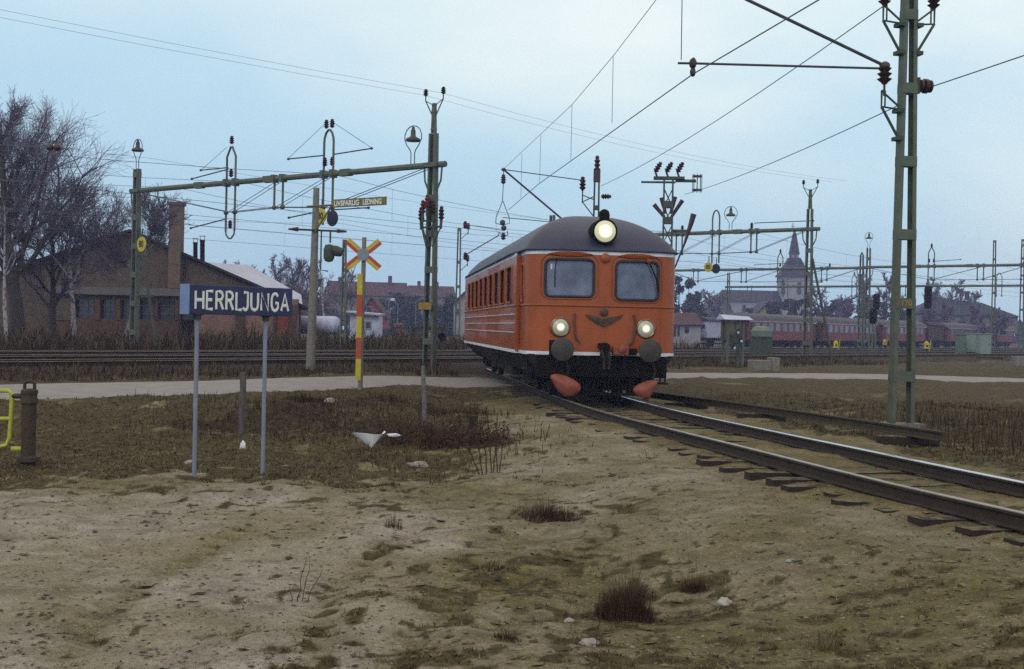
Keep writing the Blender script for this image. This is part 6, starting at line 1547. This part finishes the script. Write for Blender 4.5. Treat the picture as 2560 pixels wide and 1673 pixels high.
def grass():
    rnd = random.Random(21); B = Blades(); n = 0; tries = 0
    while n < 17000 and tries < 110000:
        tries += 1
        y = 6.4+28*rnd.random()**1.35; x = (rnd.random()*2-1)*.44*y
        d = x-cx(y)
        if abs(d) < 1.6: continue
        if road_in(x, y) > -.1: continue
        g = cover(x, y)[0]
        if g < .25+.6*rnd.random(): continue
        z = zg(x, y); n += 1
        far = y > 15
        cn = noise.noise(Vector((x*.9, y*.7, 61)))
        base = OLV if rnd.random() < .45 else (DRY if rnd.random() < .40+1.1*cn else (BRN if cn > -.2 else DRK))
        if d > 3 and rnd.random() < .6: base = OLV if rnd.random() < .6 else DRK
        for k in range(rnd.randint(3,6)):
            h = rnd.uniform(.012,.042)*(1.35 if far else 1.0); an = rnd.uniform(0,2*PI); q = rnd.uniform(.02,.075)
            B.blade((x+rnd.gauss(0,.03), y+rnd.gauss(0,.03), z-.01), (math.cos(an)*q, math.sin(an)*q), h, .009 if not far else .016, jit(base, rnd))
    struct(B.build('grass'), 'stuff')
    # taller rough grass right of the loose rail and on the mound
    B = Blades()
    for i in range(9000):
        if i < 6200: y = rnd.uniform(17.5,31); x = cx(y)+3.6+rnd.random()**1.1*9
        else:
            m_ = rnd.choice(MOUNDS); x = m_[0]+rnd.gauss(0,m_[3]*.7); y = m_[1]+rnd.gauss(0,m_[3]*.7)
        d = x-cx(y)
        if abs(d) < 2.9 and d > 0 or abs(d) < 1.7 or road_in(x, y) > -.15: continue
        k = sm(6.5, 8.2, x)*sm(30, 22, y) if i < 6200 else 0
        h = rnd.uniform(.06,.2)+k*rnd.uniform(.05,.85)*rnd.random(); an = rnd.uniform(0,2*PI); q = h*rnd.uniform(.1,.5)
        if noise.noise(Vector((x*1.3,y*1.1,5))) < -.15 and k < .3: continue
        B.blade((x, y, zg(x, y)-.02), (math.cos(an)*q, math.sin(an)*q), h, .013, jit(rnd.choice((OLV,BRN,DRK,DRK,OLV)), rnd), 1)
    struct(B.build('rough_grass'), 'stuff')
    # disturbed brown scrub on the mound
    B = Blades()
    for i in range(5200):
        m_ = rnd.choice(((-2.2,22.6,1.4,.9),(-.8,20.7,.8,.5),(-4.2,24.2,1.3,.9),(-3.2,27,1.2,.7),(-1.2,26.4,.7,.6),(-1.5,21.4,.8,.4))); x = m_[0]+rnd.gauss(0,m_[2]); y = m_[1]+rnd.gauss(0,m_[3])
        if x-cx(y) > -1.9 or road_in(x, y) > -.1 or noise.noise(Vector((x*1.9,y*1.5,2))) < -.05: continue
        h = rnd.uniform(.05,.24)*(.5+.9*max(0,noise.noise(Vector((x*1.1,y*.9,8)))+.4)); an = rnd.uniform(0,2*PI); q = h*rnd.uniform(.2,.9)
        B.blade((x, y, zg(x, y)-.02), (math.cos(an)*q, math.sin(an)*q), h, .014, jit(rnd.choice((BRN,DRK,(.05,.028,.014),DRK)), rnd), 1)
    struct(B.build('brown_scrub'), 'stuff')
    # grit and pebbles on the sand
    pm = MB()
    for i in range(2600):
        y = 6.3+15*rnd.random()**1.5; x = (rnd.random()*2-1)*.42*y
        if x-cx(y) > -1.2 and abs(x-cx(y)) < 1.2 or cover(x, y)[0] > .5: continue
        r = rnd.uniform(.004,.011)*(1+1.2*(rnd.random() > .96)); z = zg(x, y)+r*.3; a = rnd.uniform(0,PI)
        pm.add([(x-r,y,z),(x,y-r*.8,z),(x+r,y,z),(x,y+r*.8,z),(x+r*.2*math.cos(a),y+r*.2*math.sin(a),z+r*rnd.uniform(.5,.9)),(x,y,z-r)], [(0,1,4),(1,2,4),(2,3,4),(3,0,4),(1,0,5),(2,1,5),(3,2,5),(0,3,5)])
    struct(pm.build('pebbles', M('grit', (.30,.27,.22), (.07,.06,.045), scale=3.1, rough=.9, lo=.3, hi=.7), smooth=False), 'stuff')
    # dead leaves and twig bits lying on the sand
    lm = Blades()
    for i in range(5200):
        y = 6.3+12*rnd.random()**1.4; x = (rnd.random()*2-1)*.43*y
        if abs(x-cx(y)) < .6: continue
        z = zg(x, y); a_ = rnd.uniform(0,2*PI); q = rnd.uniform(.008,.03)*(1+1.5*(rnd.random() > .93)); b = len(lm.v); w_ = q*rnd.uniform(.25,.8); dx, dy = math.cos(a_)*q, math.sin(a_)*q; ox, oy = -math.sin(a_)*w_, math.cos(a_)*w_
        lm.v += [(x-dx,y-dy,z+.004),(x+ox,y+oy,z+rnd.uniform(.006,.016)),(x+dx,y+dy,z+rnd.uniform(.004,.012)),(x-ox,y-oy,z+.005)]; lm.f.append((b,b+1,b+2,b+3)); lm.c += [jit(rnd.choice(((.06,.040,.020),(.10,.07,.035),(.035,.026,.014),(.15,.115,.065))), rnd)]*4
    struct(lm.build('leaf_litter'), 'stuff')
    # brown undergrowth: bank between road and tracks, and the belt in front of the shed
    B = Blades()
    for i in range(34000):
        if i < 8000:
            t = rnd.uniform(8,66); s = rnd.uniform(-31.9,-28.4); h = rnd.uniform(.05,.30)
        else:
            t = rnd.uniform(2,78); s = -46.5-rnd.random()**1.2*11; h = rnd.uniform(.25,1.05)*(.45+.65*max(0,noise.noise(Vector((t*.22,s*.3,1)))+.5))
            if -53 < s < -47 and t > 62: continue
            pn = noise.noise(Vector((t*.45,s*.5,4)))
            if pn < -.12 and rnd.random() < .75: continue
            h *= .75+1.5*max(0,pn)+(.25 if 26 < t < 60 else 0)
        p = ml(s, t)
        if road_in(p.x, p.y) > -.2 or abs(p.x-cx(p.y)) < 2: continue
        an = rnd.uniform(0,2*PI); q = h*rnd.uniform(.2,1.0); c = rnd.choice((BRN,DRK,DRK,DRK,OLV,(.045,.030,.014),(.10,.075,.035)))
        B.blade((p.x, p.y, zg(p.x, p.y)-.03), (math.cos(an)*q, math.sin(an)*q), h, .03 if i < 8000 else .05, jit(c, rnd), 1)
    struct(B.build('undergrowth'), 'stuff')
    # low weeds along the rails
    B = Blades()
    for i in range(1500):
        y = rnd.uniform(9,34); o_ = rnd.choice((-1,1))*rnd.uniform(.85,1.7) if rnd.random() < .6 else rnd.uniform(-.6,.6); p = cpt(y, o_)
        an = rnd.uniform(0,2*PI); q = .02; B.blade((p.x,p.y,zg(p.x,p.y)-.01), (math.cos(an)*q, math.sin(an)*q), rnd.uniform(.02,.06), .010, jit(rnd.choice((DRY,OLV,BRN)), rnd))
    struct(B.build('trackside_weeds'), 'stuff')
grass()
def clump(label, px, py, D, w_, h, n, cols, seed, name='grass_clump', fan=.6, wid=.006, taper=1.0, dome=True):
    rnd = random.Random(seed); x0 = at(px, py, D).x; B = Blades(); T = None
    for i in range(n):
        a = rnd.uniform(0,2*PI); r = w_/2*rnd.random()**.62; x, y = x0+r*math.cos(a), D+r*math.sin(a)*.8
        e = (1-(r/(w_/2))**2*.75) if dome else 1
        hh = h*max(.10,e)*(.62+.55*noise.noise(Vector((math.cos(a)*1.3+seed,math.sin(a)*1.3,r*6)))+.25)*(rnd.uniform(.25,.75) if rnd.random() < .8 else rnd.uniform(.6,1.15)); q = hh*fan*rnd.uniform(.2,1.1); aa = a+rnd.gauss(0,.8)
        B.blade((x, y, zg(x, y)-.02), (math.cos(aa)*q, math.sin(aa)*q), hh, wid*rnd.uniform(.7,1.3), jit(rnd.choice(cols), rnd), 1)
    o = B.build(name); return tag(o, label, 'weed', 'dry clumps in the sand')
DB = (.038,.024,.014); RB = (.062,.034,.020)
clump('largest dark fuzzy brown clump in the right foreground sand', 1565, 1500, 9.15, .42, .44, 2200, (DB,RB,DB,(.085,.055,.03)), 1, fan=.55, wid=.004)
clump('dark clump with fine yellow stems on the middle of the sandy slope', 1375, 1275, 13.3, .72, .20, 1500, (DB,DB,RB), 2, fan=.5)
clump('fine pale grass standing out of the dark clump on the slope', 1345, 1265, 13.5, .55, .40, 260, (DRY,(.13,.10,.045)), 22, fan=.3, wid=.004, name='dry_grass')
clump('smaller dark clump right of the largest fuzzy one', 1738, 1445, 9.95, .25, .16, 1000, (DB,RB,DB), 3, fan=.6, wid=.004)
clump('thin wispy grass over the smaller dark clump', 1735, 1440, 10.0, .30, .33, 160, ((.10,.075,.035),BRN), 33, fan=.3, wid=.003, name='dry_grass')
clump('wispy tuft directly behind the largest fuzzy clump', 1575, 1440, 9.9, .45, .20, 700, (DB,BRN,OLV), 4, wid=.005)
clump('little brown tuft in the middle of the sand left of the slope', 985, 1315, 12.6, .20, .22, 150, (BRN,RB,DB), 5, wid=.005)
clump('small twiggy tuft left of the tiny pebble', 1232, 1425, 10.7, .24, .15, 220, (DB,BRN), 6, wid=.005)
clump('brown tuft at the bottom left of the flat stones', 1268, 1625, 8.05, .20, .12, 400, (DB,RB,BRN), 7, wid=.005)
clump('olive tuft at the foot of the left sign post', 515, 1200, 15.6, .35, .12, 420, (OLV,BRN,DRK), 8)
clump('brown tuft at the foot of the right sign post', 690, 1190, 16.3, .6, .12, 300, (OLV,BRN,DRK), 9)
clump('dark tuft by the edge of the sand below the low rock', 975, 1210, 15.8, .35, .14, 260, (OLV,DB), 10)
clump('weedy tuft sprouting beside the right rail near the picture edge', 2502, 1185, 14.3, .22, .16, 60, (OLV,OLV,BRN), 11, fan=.7, wid=.014)
clump('small sprout beside the right rail below the loose rail end', 2200, 1120, 17.2, .15, .14, 40, (OLV,BRN), 12, fan=.7, wid=.012)
clump('grey brown tuft on the mound left of the crossing cross', 770, 960, 28.0, 1.1, .30, 600, (BRN,DRK,DB), 13, wid=.014)
clump('bottom right pale grass tuft in the foreground corner', 2060, 1640, 8.0, .34, .24, 160, (DRY,OLV,(.12,.095,.045)), 14, wid=.005)
clump('dry tuft in the lower left foreground sand', 190, 1560, 8.2, .42, .06, 420, ((.13,.10,.04),OLV), 15, wid=.006)
def thorn_bush():
    rnd = random.Random(5); c = Vector((-1.12,20.9,0)); T = thing('thorn_bush', 'tangled brown thorn bush around the birch stake behind the sand', 'bush', (c.x,c.y,zg(c.x,c.y)-.05))
    m = MB(); f = MB()
    for i in range(230):
        a = rnd.uniform(0,2*PI); r = rnd.random()**.6*.70; p = Vector((r*math.cos(a)*1.15, r*math.sin(a)*.8, 0)); d = Vector((math.cos(a)*.5,math.sin(a)*.5,1.0))+Vector((rnd.gauss(0,.35),rnd.gauss(0,.35),0)); d.normalize(); ln = rnd.uniform(.2,.62)
        pts = [p]
        for k in range(4): d = (d+Vector((rnd.gauss(0,.2),rnd.gauss(0,.2),-.10))).normalized(); pts.append(pts[-1]+d*ln/4)
        m.tube(pts, [.006,.005,.004,.004,.003], 3, cap=False)
        for j in range(6):
            q = pts[rnd.randint(1,3)].lerp(pts[-1], rnd.random()); e = Vector((rnd.gauss(0,1),rnd.gauss(0,1),rnd.gauss(.3,.7))).normalized()
            f.tube([q, q+e*rnd.uniform(.05,.14)], [.0045,.003], 3, cap=False)
            u = Vector((rnd.gauss(0,1),rnd.gauss(0,1),rnd.gauss(0,1))).normalized(); v = u.orthogonal().normalized(); s = .018; f.add([q-u*s,q+v*s,q+u*s,q-v*s], [(0,1,2,3)])
    mt = M('thorn_brown', (.085,.043,.024), (.045,.024,.014), scale=3, rough=.9)
    m.build('stems', mt, T); f.build('dead_leaves', mt, T, smooth=False)
thorn_bush()
def stalks(label, px, py, D, specs, seed, spike=True, name='dead_stalk', rs=1.0):
    """tall dead stems with rough seed spikes"""
    rnd = random.Random(seed); x0 = at(px, py, D).x; T = thing(name, label, 'weed', (x0, D, zg(x0, D)-.03), 0, 'dead stalks beside the thorn bush')
    mt = M('stalk_brown', (.050,.036,.020), (.026,.018,.010), scale=9, rough=.95)
    for (dx, dy, lx, h) in specs:
        pts = [Vector((dx+lx*(i/6)**1.2, dy, h*i/6))+Vector((rnd.gauss(0,.006),rnd.gauss(0,.006),0)) for i in range(7)]
        s = MB().tube(pts, [q_*rs for q_ in (.008,.008,.007,.007,.006,.005,.003)], 5)
        if spike:
            for k in range(46):
                f = rnd.uniform(.45,1.0)*5.99; i = int(f); q = pts[i].lerp(pts[i+1], f-i); e = Vector((rnd.gauss(0,1),rnd.gauss(0,1),rnd.gauss(.6,.6))).normalized()*rnd.uniform(.008,.026)
                s.tube([q, q+e], [.007,.005], 4)
        s.build('stem', mt, T)
stalks('cluster of tall dead stalks with seed spikes at the right end of the thorn bush', 1235, 1180, 17.1, ((-.15,0,-.14,.80),(-.10,.05,-.06,.62),(-.02,0,-.10,.88),(.04,-.05,-.02,.74),(.08,.04,.05,.70),(.0,.08,.02,.5),(-.2,.1,-.22,.45)), 3)
stalks('dead stalks leaning left behind the paper cone', 960, 1040, 22.6, ((0,0,-.28,.72),(.1,.1,-.05,.5),(.25,0,.05,.45)), 4)
stalks('dead stalks right of the birch stake', 1130, 1090, 21.4, ((-.25,0,-.08,.62),(.0,0,.16,.66),(.1,.1,.02,.5),(-.5,0,-.06,.6)), 5)
stalks('thin bare twigs fanning out of the left foreground sand', 742, 1500, 9.2, ((0,0,.07,.36),(.03,.02,.05,.30),(-.03,0,-.03,.16),(.06,0,.12,.27),(.10,.05,.24,.10),(-.05,0,-.14,.07),(.12,-.03,.34,.05)), 6, spike=False, rs=.4, name='bare_twig')
stalks('hair thin dry stem rising between the flat stones and the fuzzy clump', 1492, 1600, 8.0, ((0,0,.02,.36),), 7, spike=False, name='bare_twig', rs=.4)
